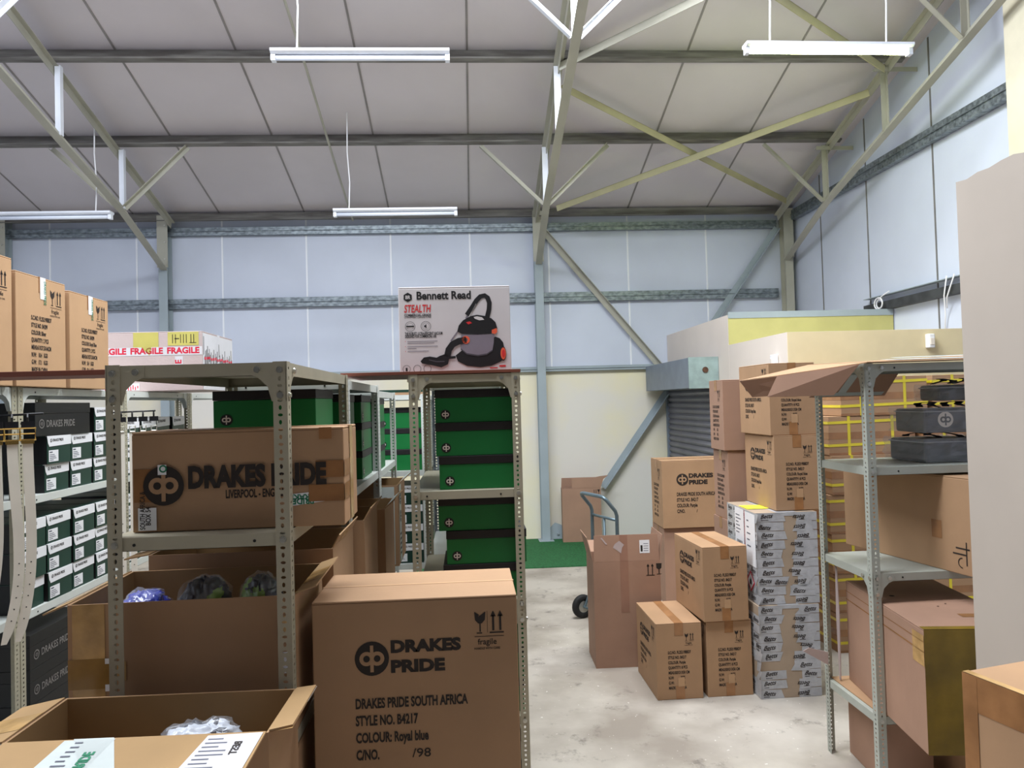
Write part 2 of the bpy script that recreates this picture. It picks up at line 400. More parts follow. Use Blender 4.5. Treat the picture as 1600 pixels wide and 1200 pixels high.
def girt_x(z, h, name, label, m, x0=XL+.01, x1=3.93, y=YB-.065):
    b = MB(); b.box(x0, x1, y, y+.004, z, z+h); b.box(x0, x1, y+.004, YB-.008, z, z+.004); b.box(x0, x1, y+.004, YB-.008, z+h-.004, z+h)
    b.box(x0, x1, y-.014, y, z+h*.5-.002, z+h*.5+.002)
    return tag(b.build(name, m), label, 'rail', 'back wall rails')
girt_x(3.80, .095, 'wall_rail', 'galvanised rail just under the eave beam of the back wall', GALV)
girt_x(2.92, .115, 'wall_rail', 'galvanised rail across the middle of the back wall sheeting', GALV)
girt_x(2.060, .060, 'wall_rail', 'pale rail where the back wall sheeting meets the cream wall', STEELB, x1=2.49)
def girt_y(z, h, y0, y1, label, m):
    b = MB(); b.box(XR-.075, XR-.071, y0, y1, z, z+h); b.box(XR-.071, XR-.006, y0, y1, z, z+.004); b.box(XR-.071, XR-.006, y0, y1, z+h-.004, z+h); b.box(XR-.09, XR-.075, y0, y1, z+h*.5, z+h*.5+.004)
    return tag(b.build('wall_rail', m), label, 'rail', 'right wall rails')
girt_y(3.87, .12, 2.0, 8.95, 'dark galvanised rail running along the right wall up high', GALV)
b = MB(); b.box(XR-.08, XR-.006, 2.0, 7.30, 2.50, 2.506); b.box(XR-.08, XR-.074, 2.0, 7.3, 2.506, 2.58); b.box(XR-.08, XR-.006, 2.0, 7.3, 2.64, 2.647, 1)
t = tag(b.build('cable_tray', [DARKT, STEELB]), 'dark cable tray on the right wall above the yellow panel', 'cable tray')
for k in range(6):
    b = MB(); pts = [(XR-.035+.02*math.sin(k*2.1+i), 2.0+i*.265, 2.52+.008*k+.012*math.sin(i*1.3+k)) for i in range(21)]
    b.tube(pts, .006, 6); b.build('cable', BLACKBOX, t, smooth=True)
b = MB()
b.tube([(4.02+.0*i, 6.94+.07*math.cos(2*PI*i/24)*1, 2.56+.055*math.sin(2*PI*i/24)) for i in range(25)], .007, 6)
b.tube([(4.03, 6.94+.05*math.cos(2*PI*i/24), 2.555+.04*math.sin(2*PI*i/24)) for i in range(25)], .007, 6)
b.tube([(4.02,6.94,2.6),(4.04,6.9,2.63),(4.05,6.8,2.66)], .006, 6)
tag(b.build('cable_coil', WHITE, smooth=True), 'small white coil of cable above the yellow panel by the right wall', 'cable')
b = MB()
b.tube([(4.05,5.95,2.66),(4.055,6.0,2.5),(4.115,6.08,2.35),(4.13,6.12,2.19)], .006, 6); b.tube([(4.05,5.85,2.66),(4.045,5.95,2.48),(4.11,6.05,2.4)], .006, 6)
tag(b.build('hanging_wire', WHITE, smooth=True), 'thin white wire dangling down the right wall from the cable tray', 'wire')

# columns
def column(x, label, z1=4.02, m=STEELB, y=8.98, wdt=.10):
    t = thing('steel_column', label, 'column', (x, y, 0), 0, 'steel columns of the back wall')
    b = MB(); b.box(-wdt/2, wdt/2, -.08, -.072, .0, z1); b.box(-wdt/2, wdt/2, .065, .073, 0, z1); b.box(-.004, .004, -.072, .065, 0, z1)
    b.build('shaft', m, t)
    b = MB(); b.box(-wdt*.5-.012, wdt*.5+.012, -.086, -.081, z1-.62, z1); b.build('top_splice_plate', STEEL, t)
    b = MB(); b.box(-wdt*.9, wdt*.9, -.14, .08, .0, .012); b.build('base_plate', m, t)
    for k in range(3):
        b = MB(); b.tube([(wdt*.5-.02, -.086, z1-.12-.2*k), (wdt*.5-.02, -.094, z1-.12-.2*k)], .010, 6); b.build('bolt', ZINC, t)
    return t
column(.90, 'pale grey steel column on the back wall, beside the vacuum cleaner box')
column(-3.567, 'grey steel column on the back wall above the FRAGILE box')
column(4.035, 'grey steel column in the right rear corner of the hall', m=STEEL)
column(-5.42, 'grey steel column at the far left end of the back wall')
t = thing('steel_column', 'cream steel column of the right wall behind the pink partition', 'column', (4.06, 4.98, 0), 0)
b = MB(); b.box(-.085,-.077,-.11,.11,0,4.9); b.box(.077,.083,-.11,.11,0,4.9); b.box(-.077,.077,-.004,.004,0,4.9); b.build('shaft', mat('cream_column_paint', (226,220,196), .5, var=.03), t)

# lattice roof trusses
def truss(x, label, xe, ydn=3.2, side=1):
    t = thing('roof_truss', label, 'truss', (0,0,0), 0, 'lattice roof trusses')
    top = lambda y: Vector((x+(xe-x)*max(0,(y-7.5)/1.5)*.5, y, zb(y)-.006)); OFF = .63
    bot = lambda y: top(y)-Vector((0,0,OFF))
    b = MB(); p, q = top(8.93), top(ydn)
    b.bar(p, q, .006, .075, (0,0,1), 0, (0,-.0375)); b.bar(p, q, .085, .006, (0,0,1), 0, (0,-.003)); b.build('top_chord', STEEL, t)
    b = MB(); p, q = Vector((xe, 8.90, 3.37)), bot(7.53)
    for a, c in ((p, q), (q, bot(ydn))):
        b.bar(a, c, .006, .060, (0,0,1), 0, (0,.03)); b.bar(a, c, .075, .006, (0,0,1), 0, (0,.0))
    b.build('bottom_chord', STEEL, t)
    for y in (7.53, 6.39, 5.30, 4.2):
        b = MB(); b.bar(top(y)-Vector((.0,0,.006)), bot(y)+Vector((0,0,.03)), .055, .006, (0,1,0)); b.bar(top(y)-Vector((-.025,0,.006)), bot(y)+Vector((.025,0,.03)), .006, .05, (0,1,0)); b.build('strut', FIXW if y > 5 and x < 3 else STEEL, t)
    for y in (7.53, 5.30):
        for k in (-1, 1):
            if x+k*.65 > 4.0: continue
            b = MB(); b.angle(bot(y)+Vector((k*.03,0,.03)), Vector((x+k*.66, y-.02, zb(y)-.002)), .045, .005, (0,1,0)); b.build('knee_brace', FIXW if (x < 3 and y < 6) else STEEL, t)
    return t
truss(.855, 'lattice roof truss in the middle, rising from the column beside the vacuum box', .90)
truss(-3.40, 'lattice roof truss on the left, above the brown cartons', -3.55)
truss(3.83, 'lattice roof truss along the right wall, below the lit lamp', 4.0)

# wind bracing in the roof plane and in the back wall
def brace(p, q, name, label, cat='brace', a=.07, m=STEEL, up=(0,0,1), group=None):
    b = MB(); b.bar(p, q, a, .006, up); b.bar(p, q, .006, a, up, 0, (a/2-.003, -a/2+.003)); return tag(b.build(name, m), label, cat, group)
P = lambda x, y, o=.04: Vector((x, y, zb(y)-o))
LAMPSTEEL = mat('lamp_tinted_steel', (184,178,142), .5, var=.04)  # grey steel with the lit lamp's olive tint painted into its colour
brace(P(.93,6.62,.02), P(3.83,8.54,.02), 'roof_brace', 'roof brace sloping down to the right corner from the middle truss', m=LAMPSTEEL, group='roof braces')
brace(P(1.10,8.5,.10), P(3.80,6.58,.10), 'roof_brace', 'roof brace crossing upwards to the right truss below the lit lamp', m=LAMPSTEEL, group='roof braces')
brace(P(.88,6.35,.03), P(3.75,4.3,.03), 'roof_brace', 'roof brace running up out of view from the middle truss', m=STEEL, group='roof braces')
brace(P(1.9,5.188,.10), P(3.75,6.28,.10), 'roof_brace', 'short visible roof brace just left above the lit lamp', m=LAMPSTEEL, group='roof braces')
brace((.95,8.99,3.82), (2.40,8.99,2.06), 'wall_brace', 'steel brace slanting down from the middle column to the shutter box', m=STEEL, up=(0,1,0), group='wall braces')
brace((3.93,9.005,3.80), (1.62,9.005,.62), 'wall_brace', 'long steel brace slanting down left from the corner column to the leaning carton', m=STEELB, up=(0,1,0), group='wall braces')
b = MB(); b.prism([(0,0),(.22,0),(.14,.17),(.06,.20),(0,.14)], (.955,8.97,.013), (1,0,0), (0,0,1), (0,1,0), .008); b.tube([(1.05,8.965,.08),(1.05,8.95,.08)], .014, 6)
tag(b.build('gusset_plate', STEELB), 'steel gusset plate at the foot of the middle column', 'plate')
# bar from purlin to gable wall
for y in (7.53, 6.39):
    b = MB(); b.bar((3.74,y,zb(y)-.05), (4.14,y+.0,zb(y)-.05), .04, .006); b.bar((3.74,y-.02,zb(y)-.05), (4.14,y-.02,zb(y)-.05), .006, .04)
    tag(b.build('purlin_tie', STEEL), 'short steel tie from the right truss to the wall, '+('near the corner' if y > 7 else 'under the lit lamp'), 'tie', 'purlin ties')
b = MB(); b.tube([(-1.33,8.9,zb(8.9)-.02),(-1.335,7.53,zb(7.53)-.014),(-1.33,6.39,zb(6.39)-.014),(-1.345,4.3,zb(4.3)-.014)], .012, 6)
tag(b.build('sag_rod', STEEL), 'thin steel rod running down the roof slope past the near white lamp', 'rod')

# fluorescent lamps
def lamp(loc, rz, label, lit=False, chains=(), L=1.2):
    t = thing('fluorescent_lamp', label, 'lamp', loc, rz, 'hanging fluorescent lamps')
    b = MB(); h = L/2
    b.prism([(-.045,.03),(.045,.03),(.045,.012),(.028,.0),(-.028,.0),(-.045,.012)], (-h,0,0), (0,1,0), (0,0,1), (1,0,0), L); b.build('housing', FIXW, t)
    b = MB(); b.tube([(-h+.03,0,-.021),(h-.03,0,-.021)], .018, 12); b.build('tube', TUBEON if lit else TUBEOFF, t, smooth=True)
    for k in (-1, 1):
        b = MB(); b.box(k*h-(.03 if k > 0 else 0), k*h+(.03 if k < 0 else 0), -.022, .022, -.044, -.0005); b.build('end_cap', FIXW, t)
    for x in chains:
        b = MB(); top = zs(loc[1])-loc[2]-.002
        b.tube([(x,0,.03),(x+.012,0,top*.3),(x-.006,0,top*.6),(x,0,top)], .006, 5); b.build('hanging_cord', WHITE, t)
    return t
lamp((-.667,5.0,4.085), 0, 'white fluorescent lamp above the middle of the picture, nearest to the ridge', chains=(-.43,))
lamp((-.66,7.2,3.585), 0, 'white fluorescent lamp hung in front of the back wall, above the vacuum box', chains=(-.45,))
lamp((-3.95,7.2,3.59), 0, 'white fluorescent lamp at the left edge in front of the back wall', chains=(.45,))
lamp((2.57,4.93,4.10), .012, 'lit fluorescent lamp glowing greenish white at upper right', True, chains=(.42,-.42))

# ------------------------------------------------------------------ office block, shutter, partition
b = MB(); b.box(2.50, 4.14, 5.61, 6.895, 0, 2.185, 0); b.box(2.502, 4.14, 5.602, 5.61, 0, 2.183, 1)
struct(b.build('wall_office_front', [CREAMW, OFFW]))
b = MB(); b.box(2.50, 4.14, 6.90, 9.06, 0, 2.475, 0); b.box(2.503, 4.135, 6.892, 6.90, 2.186, 2.44, 1); b.box(2.503, 4.135, 6.886, 6.90, 2.44, 2.50, 2)
struct(b.build('wall_office_rear', [CREAMW, YELLOW, STEELB]))
d = bpy.data.objects.new('door_1', None); C.objects.link(d); struct(d); d.location = (2.5, 7.2, 0)
b = MB(); pr = []
nsl = 26
for k in range(nsl):
    z0 = .0+k*.0685
    for q in range(4):
        a = q/4; pr.append((-.012-.022*math.sin(PI*a), z0+.0685*a*.92))
    pr.append((-.010, z0+.0665))
vs = [(x, y, z) for x, z in pr for y in (.05, 1.80)]
b.add(vs, [(2*i, 2*i+1, 2*i+3, 2*i+2) for i in range(len(pr)-1)]); b.build('shutter_curtain', DOORM, d)
b = MB(); b.box(-.302,-.005,.0,1.78,1.785,2.09); b.build('shutter_housing', HOUS, d, bevel=.004)
b = MB(); b.box(-.308,-.004,-.010,-.002,1.782,2.093); b.build('end_plate', PATINA, d)
b = MB(); b.tube([(-.14,-.011,1.965),(-.14,-.019,1.965)], .03, 12); b.build('rusty_axle_boss', RUST, d)
for y in (.0, 1.80):
    b = MB(); b.box(-.045,-.003,y,y+.05,0,1.78); b.build('guide_rail', HOUS, d)
def sensor(loc, rz, label):
    t = thing('motion_sensor', label, 'sensor', loc, rz, 'motion sensors on the office wall')
    b = MB(); b.prism([(-.028,0),(.028,0),(.034,.03),(.02,.05),(-.02,.05),(-.034,.03)], (0,0,-.055), (1,0,0), (0,-1,0), (0,0,1), .11); b.build('housing', WHITE, t, bevel=.006)
    b = MB(); b.prism([(-.022,.048),(.022,.048),(.014,.056),(-.014,.056)], (0,0,-.03), (1,0,0), (0,-1,0), (0,0,1), .05); b.build('lens', LOGOW, t)
sensor((2.497,5.80,1.966), -PI/2, 'small white motion sensor on the pale side wall of the office')
sensor((3.64,5.600,2.088), 0, 'white motion sensor on the office front wall above the yellow strapped cartons')
# near partition with a broken top edge
b = MB(); prof = [(1.2,0),(2.35,0),(2.35,2.392)]
random.seed(3)
n = 22; y = 2.35; z = 2.392
for i in range(1, n): prof.append((2.35-1.15*i/n, 2.392+.02*i/n+random.uniform(-.012,.010)))
prof.append((1.2, 2.41))
b.prism(prof, (1.645,0,0), (0,1,0), (0,0,1), (1,0,0), .09)
struct(b.build('wall_partition', PINKW))

# ------------------------------------------------------------------ slotted angle racks
H = 1.82; FL = .036
def slotted_post(h):
    b = MB(); pitch = .0188; n = int(h/pitch); T = .002
    def flange(o, u, nn):
        o, u, nn = Vector(o), Vector(u), Vector(nn); Z = Vector((0,0,1))
        for k in range(n):
            z0 = k*pitch; z1 = z0+pitch if k < n-1 else h
            cx, cz = FL*.52, (z0+z1)/2
            rx, rz = (.0068, .0040) if k % 2 else (.0042, .0064)
            hole = [(cx+rx*math.cos(2*PI*q/8), cz+rz*math.sin(2*PI*q/8)) for q in range(8)]
            out = [(FL,cz),(FL,z1),(cx,z1),(0,z1),(0,cz),(0,z0),(cx,z0),(FL,z0)]
            P3 = lambda p, t: o+u*p[0]+Z*p[1]+nn*t
            vs = [P3(p, 0) for p in hole]+[P3(p, 0) for p in out]+[P3(p, T) for p in hole]+[P3(p, T) for p in out]
            fs = []
            for q in range(8):
                r = (q+1) % 8
                fs += [(q, r, 8+r, 8+q), (16+q, 24+q, 24+r, 16+r), (q, 16+q, 16+r, r)]
            b.add(vs, fs)
        b.poly([P3(p, t) for p, t in (((FL,0),0),((FL,0),T),((FL,h),T),((FL,h),0))])
    flange((0,0,0), (1,0,0), (0,1,0)); flange((0,0,0), (0,1,0), (1,0,0))
    return b
_posts = {}
def post(parent, x, y, rz, m, h):
    k = (m.name, round(h, 3))
    if k not in _posts:
        _posts[k] = slotted_post(h).build('post', m, parent); _posts[k].location = (x,y,0); _posts[k].rotation_euler = (0,0,rz); return
    put(_posts[k], 'post', parent, (x,y,0), rz)
_bolt = []
def bolt(parent, x, y, z, rz):
    if not _bolt:
        b = MB(); b.tube([(0,-.0005,0),(0,-.004,0)], .0085, 10); b.tube([(0,-.004,0),(0,-.0065,0)], .0055, 8)
        o = b.build('bolt', ZINC, parent); _bolt.append(o); o.location = (x,y,z); o.rotation_euler = (0,0,rz)
    else: put(_bolt[0], 'bolt', parent, (x,y,z), rz)
def rack(label, loc, rz, W, D, levels, m=RACK, gussets=(), h=H, lip=.034, bolts=False, group='slotted angle racks', postm=None, shelfm=None):
    t = thing('storage_rack', label, 'rack', loc, rz, group)
    pm = postm or m; sm = shelfm or m
    for x, y, a in ((0,0,0),(W,0,PI/2),(W,D,PI),(0,D,-PI/2)): post(t, x, y, a, pm, h)
    e = .0045
    for z in levels:
        b = MB(); T = .0012
        b.box(e, W-e, e, D-e, z-T, z)
        for q in ((e,W-e,e,e+T),(e,W-e,D-e-T,D-e),(e,e+T,e,D-e),(W-e-T,W-e,e,D-e)): b.box(q[0],q[1],q[2],q[3],z-lip,z-T)
        for q in ((e,W-e,e,e+.012),(e,W-e,D-e-.012,D-e)): b.box(q[0],q[1],q[2],q[3],z-lip,z-lip+T)
        b.build('shelf', sm, t)
        for x in (.14*W, .80*W):
            b = MB(); b.tube([(x,e-.0002,z-lip*.55),(x,e-.0012,z-lip*.55)], .004, 8); b.build('bolt_hole', BLACKBOX, t)
    g = .0024
    for z in gussets:
        for kx, x0 in ((1,0),(-1,W)):
            for face in ('front', 'side'):
                pts = [(0,0),(.095,0),(.095,-.030),(.072,-.040),(.050,-.062),(.040,-.10),(0,-.10)]
                b = MB()
                if face == 'front': b.prism([(kx*x, y) for x, y in pts], (x0,g,z), (1,0,0), (0,0,1), (0,1,0), .0016)
                else: b.prism(pts, (x0+kx*(g+.0016 if kx < 0 else g),0,z), (0,1,0), (0,0,1), (kx,0,0) if kx > 0 else (1,0,0), .0016)
                b.build('gusset_plate', m, t)
        if bolts:
            for x, zz in ((.018,-.020),(.018,-.085),(.075,-.018),(W-.018,-.020),(W-.018,-.085),(W-.075,-.018)): bolt(t, x, 0, z+zz, 0)
            for yy, zz in ((.018,-.085),(.075,-.02)): bolt(t, W, yy, z+zz, PI/2)
            for yy, zz in ((.018,-.02),(.075,-.02)): bolt(t, 0, yy, z+zz, -PI/2)
    if bolts:
        for z in levels[1:]:
            for x in (.018, W-.018): bolt(t, x, 0, z-.018, 0)
    return t
LV = [1.818, 1.383, .86, .12]
rack('grey beige slotted rack at left front holding the long printed carton', (-.914,1.915,0), 0, .452, .955, [1.818,1.383,.86,.12], gussets=(1.818,), bolts=True)
rack('slotted rack second in the row behind the left front rack', (-.914,2.876,0), 0, .452, .955, [1.80,1.365,.86,.12], m=RACKW, h=1.803)
rack('slotted rack third and last in the row behind the left front rack', (-.914,3.837,0), 0, .452, .86, [1.775,1.355,.86,.12], m=RACKW, h=1.778)
rack('grey slotted rack in the middle holding large green shoe boxes', (-.240,3.0,0), 0, .453, .955, [1.818,1.345,.900,.428,.10], gussets=(1.818,.900), bolts=True)
rack('slotted rack directly behind the middle rack of green shoe boxes', (-.240,3.961,0), 0, .453, .955, [1.818,1.25,.86,.36], m=RACKW, postm=GALV)
rack('slotted rack last in line behind the middle rack', (-.240,4.922,0), 0, .453, .955, [1.818,1.25,.80,.36], m=RACKW, postm=GALV)
rack('slotted rack closing the end of the aisle with bright green boxes', (-.76,4.92,0), 0, .48, .86, [1.765,1.26,.645,.12], m=RACKW, h=1.768)
rack('slotted rack at right in front of the yellow strapped cartons', (1.665,3.0,0), 0, .955, .452, [1.818,1.382,.938,.345], gussets=(1.818,.938), bolts=True, m=mat('blue_grey_rack_paint', (170,174,164), .45, var=.04))
BR = math.radians(90-3.4*0)
def brack(label, y, levels=[1.818,1.345,.858,.30]):
    return rack(label, (-1.90,y,0), PI/2, .955, .452, levels, m=RACKW, postm=RACK, gussets=(1.818,), bolts=False)
brack('grey slotted rack of dark green shoe boxes along the left aisle, nearest the camera', 3.23)
brack('pale slotted rack of shoe boxes in the left aisle, below the FRAGILE box', 4.191)
brack('pale slotted rack at the far end of the left aisle', 5.152)
brack('slotted rack at the left edge, mostly outside the picture', 2.269)

# ------------------------------------------------------------------ copies of whole things
def copy_tree(o, parent=None):
    c = o.copy(); C.objects.link(c)
    if parent: c.parent = parent
    for ch in list(o.children): copy_tree(ch, c)
    return c
def open_carton(label, loc, ang, w, d, h, flaps, m=CARD, mi=CARDIN, group='open cartons', marks=(), extra=None, name='open_carton'):
    """flaps: side -> (degrees from upright outwards, length)"""
    t = thing(name, label, 'carton', loc, math.radians(ang), group); T = .005
    b = MB()
    b.box(0,w,0,d,0,T,0)
    b.box(0,w,0,.0025,T,h,0); b.box(0,w,d-.0025,d,T,h,0); b.box(0,.0025,.0025,d-.0025,T,h,0); b.box(w-.0025,w,.0025,d-.0025,T,h,0)
    b.box(.0025,w-.0025,.0025,T,T,h-.0005,1); b.box(.0025,w-.0025,d-T,d-.0025,T,h-.0005,1); b.box(.0025,T,T,d-T,T,h-.0005,1); b.box(w-T,w-.0025,T,d-T,T,h-.0005,1)
    b.build('body', [m, mi], t)
    for s, (a, L) in flaps.items():
        a = math.radians(a); b = MB()
        o, u, n, wd = {'front': ((0,0,h),(1,0,0),(0,-1,0),w), 'back': ((0,d,h),(1,0,0),(0,1,0),w), 'left': ((0,0,h),(0,1,0),(-1,0,0),d), 'right': ((w,0,h),(0,1,0),(1,0,0),d)}[s]
        o, u, n = Vector(o), Vector(u), Vector(n); v = Vector((0,0,1))*math.cos(a)+n*math.sin(a); k = n*math.cos(a)-Vector((0,0,1))*math.sin(a)
        o = o + v*.001 - k*.002
        pr = [(.004,0),(wd-.004,0),(wd-.010,L),(.010,L)]
        q = [o+u*x+v*y for x, y in pr]
        b.hexa(q+[p-k*.002 for p in q], 1); b.hexa(q+[p+k*.002 for p in q], 0)
        f = b.build('flap', [m, mi], t)
        if extra and s in extra: extra[s](f, o, u, v, k, wd, L)
    for f, fn in marks:
        p = FACE[f](w, d, h); mats = fn(p, *fsize(f, w, d, h)) or [BLACK, m]; p.build('printed_marks', mats, t)
    return t

# ------------------------------------------------------------------ left aisle rack: shoe boxes, black boxes
def make_shoe_box():
    t = thing('shoe_box', 'x', 'shoe box', (0,0,0), PI/2, 'dark green shoe boxes of the left aisle')
    W_, D_, H_ = .198, .34, .127
    b = MB(); b.box(0,W_,.002,D_,0,H_-.003,1); b.box(.001,W_-.001,0,.002,.0005,H_-.003,0); b.build('body', [DGREEN, BLACKBOX], t)  # green box, the shade on its sides put in as black
    b = MB(); b.box(-.001,W_+.001,-.001,D_,H_-.003,H_,1); b.box(-.001,W_+.001,-.002,.006,H_-.0028,H_+.0004)
    b.prism([(-.001,0),(W_+.001,0),(W_+.001,-.040),(.016,-.045),(.006,-.030)], (0,-.0012,H_-.003), (1,0,0), (0,0,1), (0,-1,0), .0012); b.build('lid', [WHITE, DGREEN], t)
    p = Print((0,-.0026,0),(1,0,0),(0,0,1),(0,-1,0),.0006)
    p.logo(.030, H_-.020, .008); p.text('DRAKES PRIDE', .042, H_-.025, .017, .8, .02); p.build('lettering', [BLACK, WHITE], t)
    p = Print((0,0,0),(1,0,0),(0,0,1),(0,-1,0),.0014)
    p.rect(.012,.010,.090,.062)
    p.rect(.018,.050,.042,.056,1,1)
    for k in range(4): p.rect(.018,.016+.008*k,.018+random.uniform(.03,.062),.019+.008*k,1,1)
    p.build('size_label', [WHITE, GREYINK], t)
    return t
sb0 = make_shoe_box(); first = [True]
def shoe_box(loc, label, rz=PI/2, sz=1, group='dark green shoe boxes of the left aisle'):
    o = sb0 if first[0] else copy_tree(sb0); first[0] = False
    o.location = loc; o.rotation_euler = (0,0,rz); o.scale = (1,1,sz); o['label'] = label; o['group'] = group
ROW = ['bottom', 'second', 'third']; COL = ['nearest', 'second', 'third', 'farthest']
for lev, z, rows in (('lower', .859, 3), ('middle', 1.346, 2)):
    for r in range(rows):
        for c in range(4):
            if lev == 'middle' and c == 0: continue
            shoe_box((-1.908+random.uniform(-.012,.002), 3.238+.2142*c, z+.1285*r), f'dark green shoe box, {ROW[r]} row, {COL[c]} column, {lev} shelf of the left aisle rack')
shoe_box((-1.908, 3.88, 1.346+.257), 'dark green shoe box beside the long black box near the top of the left rack')
for lev, z, rows in (('lower', .859, 3), ('middle', 1.346, 2)):
    for r in range(rows):
        for c in range(4):
            shoe_box((-1.908+random.uniform(-.012,.002), 4.20+.224*c, z+(.1285 if lev == 'lower' else .160)*r), f'dark green shoe box below the FRAGILE box, {lev} shelf, {ROW[r]} row, {COL[c]} column', sz=1 if lev == 'lower' else 1.25)
for c in range(2):
    for r in range(4):
        shoe_box((-.735+.213*c, 4.965, .6465+.1285*r), f'dark green shoe box at the aisle end, {"left" if c == 0 else "right"} column, {["bottom","second","third","top"][r]}', rz=0, group='dark green shoe boxes at the end of the aisle')
def black_box(loc, label, L=.47, D=.30, h=.150, rz=PI/2, dim=GREYPRINT):
    t = thing('long_black_box', label, 'box', loc, rz, 'long black boxes')
    b = MB(); b.box(0,L,0,D,0,h-.05); b.build('body', BLACKBOX, t, bevel=.002)
    b = MB(); b.box(-.0015,L+.0015,-.0015,D+.0015,h-.0495,h); b.build('lid', BLACKBOX, t, bevel=.002)
    p = Print((0,0,0),(1,0,0),(0,0,1),(0,-1,0)); p.ring(.05,.055,.016,.021); p.logo(.05,.055,.014,1,0); (p.text('DRAKES PRIDE', .085, .040, .044, 1, .02, width=.24) if L > .4 else p.text('PRIDE', .08, .04, .044, 1, .02, width=.10 if L < .3 else .12)); p.build('lettering', [dim, BLACKBOX], t)
black_box((-1.905,3.36,1.604), 'long black box lying on the dark green shoe boxes just below the rack top')
for k in range(3): black_box((-1.905,3.30,.302+.1505*k), ['lowest', 'middle', 'uppermost'][k]+' of the stacked black boxes on the bottom shelf of the left rack')
black_box((-1.93,2.96,1.346), 'black box behind the hanging white belts, lower one', L=.22)
black_box((-1.93,2.96,1.497), 'black box behind the hanging white belts, upper one', L=.22)
t = thing('shoe_box', 'white sided shoe box with round green lid print, sticking out of the bottom left shelf', 'shoe box', (-1.60,2.935,0), PI/2)
b = MB(); b.box(0,.21,0,.30,.0,.385); b.build('body', WHITE, t, bevel=.002)
p = Print((0,0,.386),(1,0,0),(0,1,0),(0,0,1)); p.rect(.004,.004,.206,.296); p.disc(.10,.15,.06,1,1); p.disc(.10,.15,.028,2,2); p.build('lid_print', [DGREEN, LOGOW, GREYPRINT], t)

# belts hanging from the rack posts
GOLD = mat('gold_buckle', (226,184,104), .2, metal=.9, var=.1); BELT = mat('white_belt_leather', (228,220,206), .5, var=.03); HOOK = mat('black_plastic_hook', (28,28,32), .35, var=.1)
def belt(loc, rz, L, label, buckle=GOLD, curve=.05, wd=.036):
    t = thing('hanging_belt', label, 'belt', loc, rz, 'white belts hung on the left rack')
    b = MB(); pr = []
    for i in range(19):
        s = i/18; pr.append((curve*math.sin(s*PI*.9)*s-.05*s*s*s*(1 if curve > 0 else 0), -.055-L*s))
    k = len(pr)
    vs = [(x-wd/2*(1 if i < k-1 else .5), y, z) for i, (x, z) in enumerate(pr) for y in (0,)] ; vs = []
    for i, (x, z) in enumerate(pr):
        ww = wd/2*(1 if i < k-2 else .55 if i == k-1 else .9)
        vs += [(x-ww,0,z),(x+ww,0,z),(x+ww,.003,z),(x-ww,.003,z)]
    fs = []
    for i in range(k-1):
        for q in range(4): r = (q+1) % 4; fs.append((4*i+q,4*i+r,4*i+4+r,4*i+4+q))
    fs += [(3,2,1,0), tuple(4*(k-1)+q for q in range(4))]
    b.add(vs, fs); b.build('strap', BELT, t)
    if buckle is GOLD:
        b = MB(); c = [(-.026,-.002,-.055),(.026,-.002,-.055),(.026,-.002,-.008),(-.026,-.002,-.008),(-.026,-.002,-.055)]
        b.tube(c, .0042, 8); b.tube([(-.024,-.004,-.03),(.024,-.004,-.03)], .003, 6); b.box(-.022,.022,-.006,-.001,-.070,-.052); b.build('buckle', GOLD, t)
    else:
        b = MB(); b.tube([(-.012,-.002,-.058),(.012,-.002,-.058),(.014,-.002,-.03),(-.014,-.002,-.03),(-.012,-.002,-.058)], .004, 6); b.build('buckle', ZINC, t)
    b = MB(); b.box(-.022,.022,-.004,.004,-.006,.020); b.tube([(0,0,.018),(0,-.01,.036),(0,.004,.048),(0,.016,.036),(0,.016,.02)], .004, 6); b.build('hook', HOOK, t)
    p = Print((0,0,0),(1,0,0),(0,0,1),(0,-1,0),.0006)
    for i in range(6):
        s = (11+i)/18; x = curve*math.sin(s*PI*.9)*s-.05*s*s*s*(1 if curve > 0 else 0); p.disc(x, -.055-L*s, .0026, 0, 0, 8)
    p.build('punch_holes', [BLACKBOX], t)
belt((-1.775,3.08,1.655), .50, .80, 'white belt with gold buckle at the left edge, rightmost of three', curve=.03)
belt((-1.815,3.045,1.655), .50, .80, 'white belt with gold buckle at the left edge, middle one of three', curve=.05)
belt((-1.855,3.01,1.655), .50, .72, 'white belt with gold buckle at the very left edge of the picture', curve=.02)
for k, (x, y, l) in enumerate(((-1.838,4.02,'leftmost'),(-1.797,4.055,'second from left'),(-1.758,4.095,'second from right'),(-1.720,4.14,'rightmost'))):
    belt((x,y,1.655), .45, .80 if k < 2 else .62, f'white belt with silver buckle between the rack post and the printed carton, {l}', buckle=ZINC, curve=.0, wd=.030)
b = MB()
b.tube([(-1.90,3.10,1.70),(-1.73,3.11,1.705)], .005, 6); b.tube([(-1.93,3.10,1.70),(-1.90,3.10,1.70)], .005, 6)
tag(b.build('belt_rail', HOOK, smooth=True), 'black hanging rail on the left rack post carrying the gold buckled belts', 'rail', 'belt rails')
b = MB()
b.tube([(-1.93,4.06,1.70),(-1.71,4.14,1.705)], .005, 6)
tag(b.build('belt_rail', HOOK, smooth=True), 'black hanging rail carrying the silver buckled belts beside the printed carton', 'rail', 'belt rails')

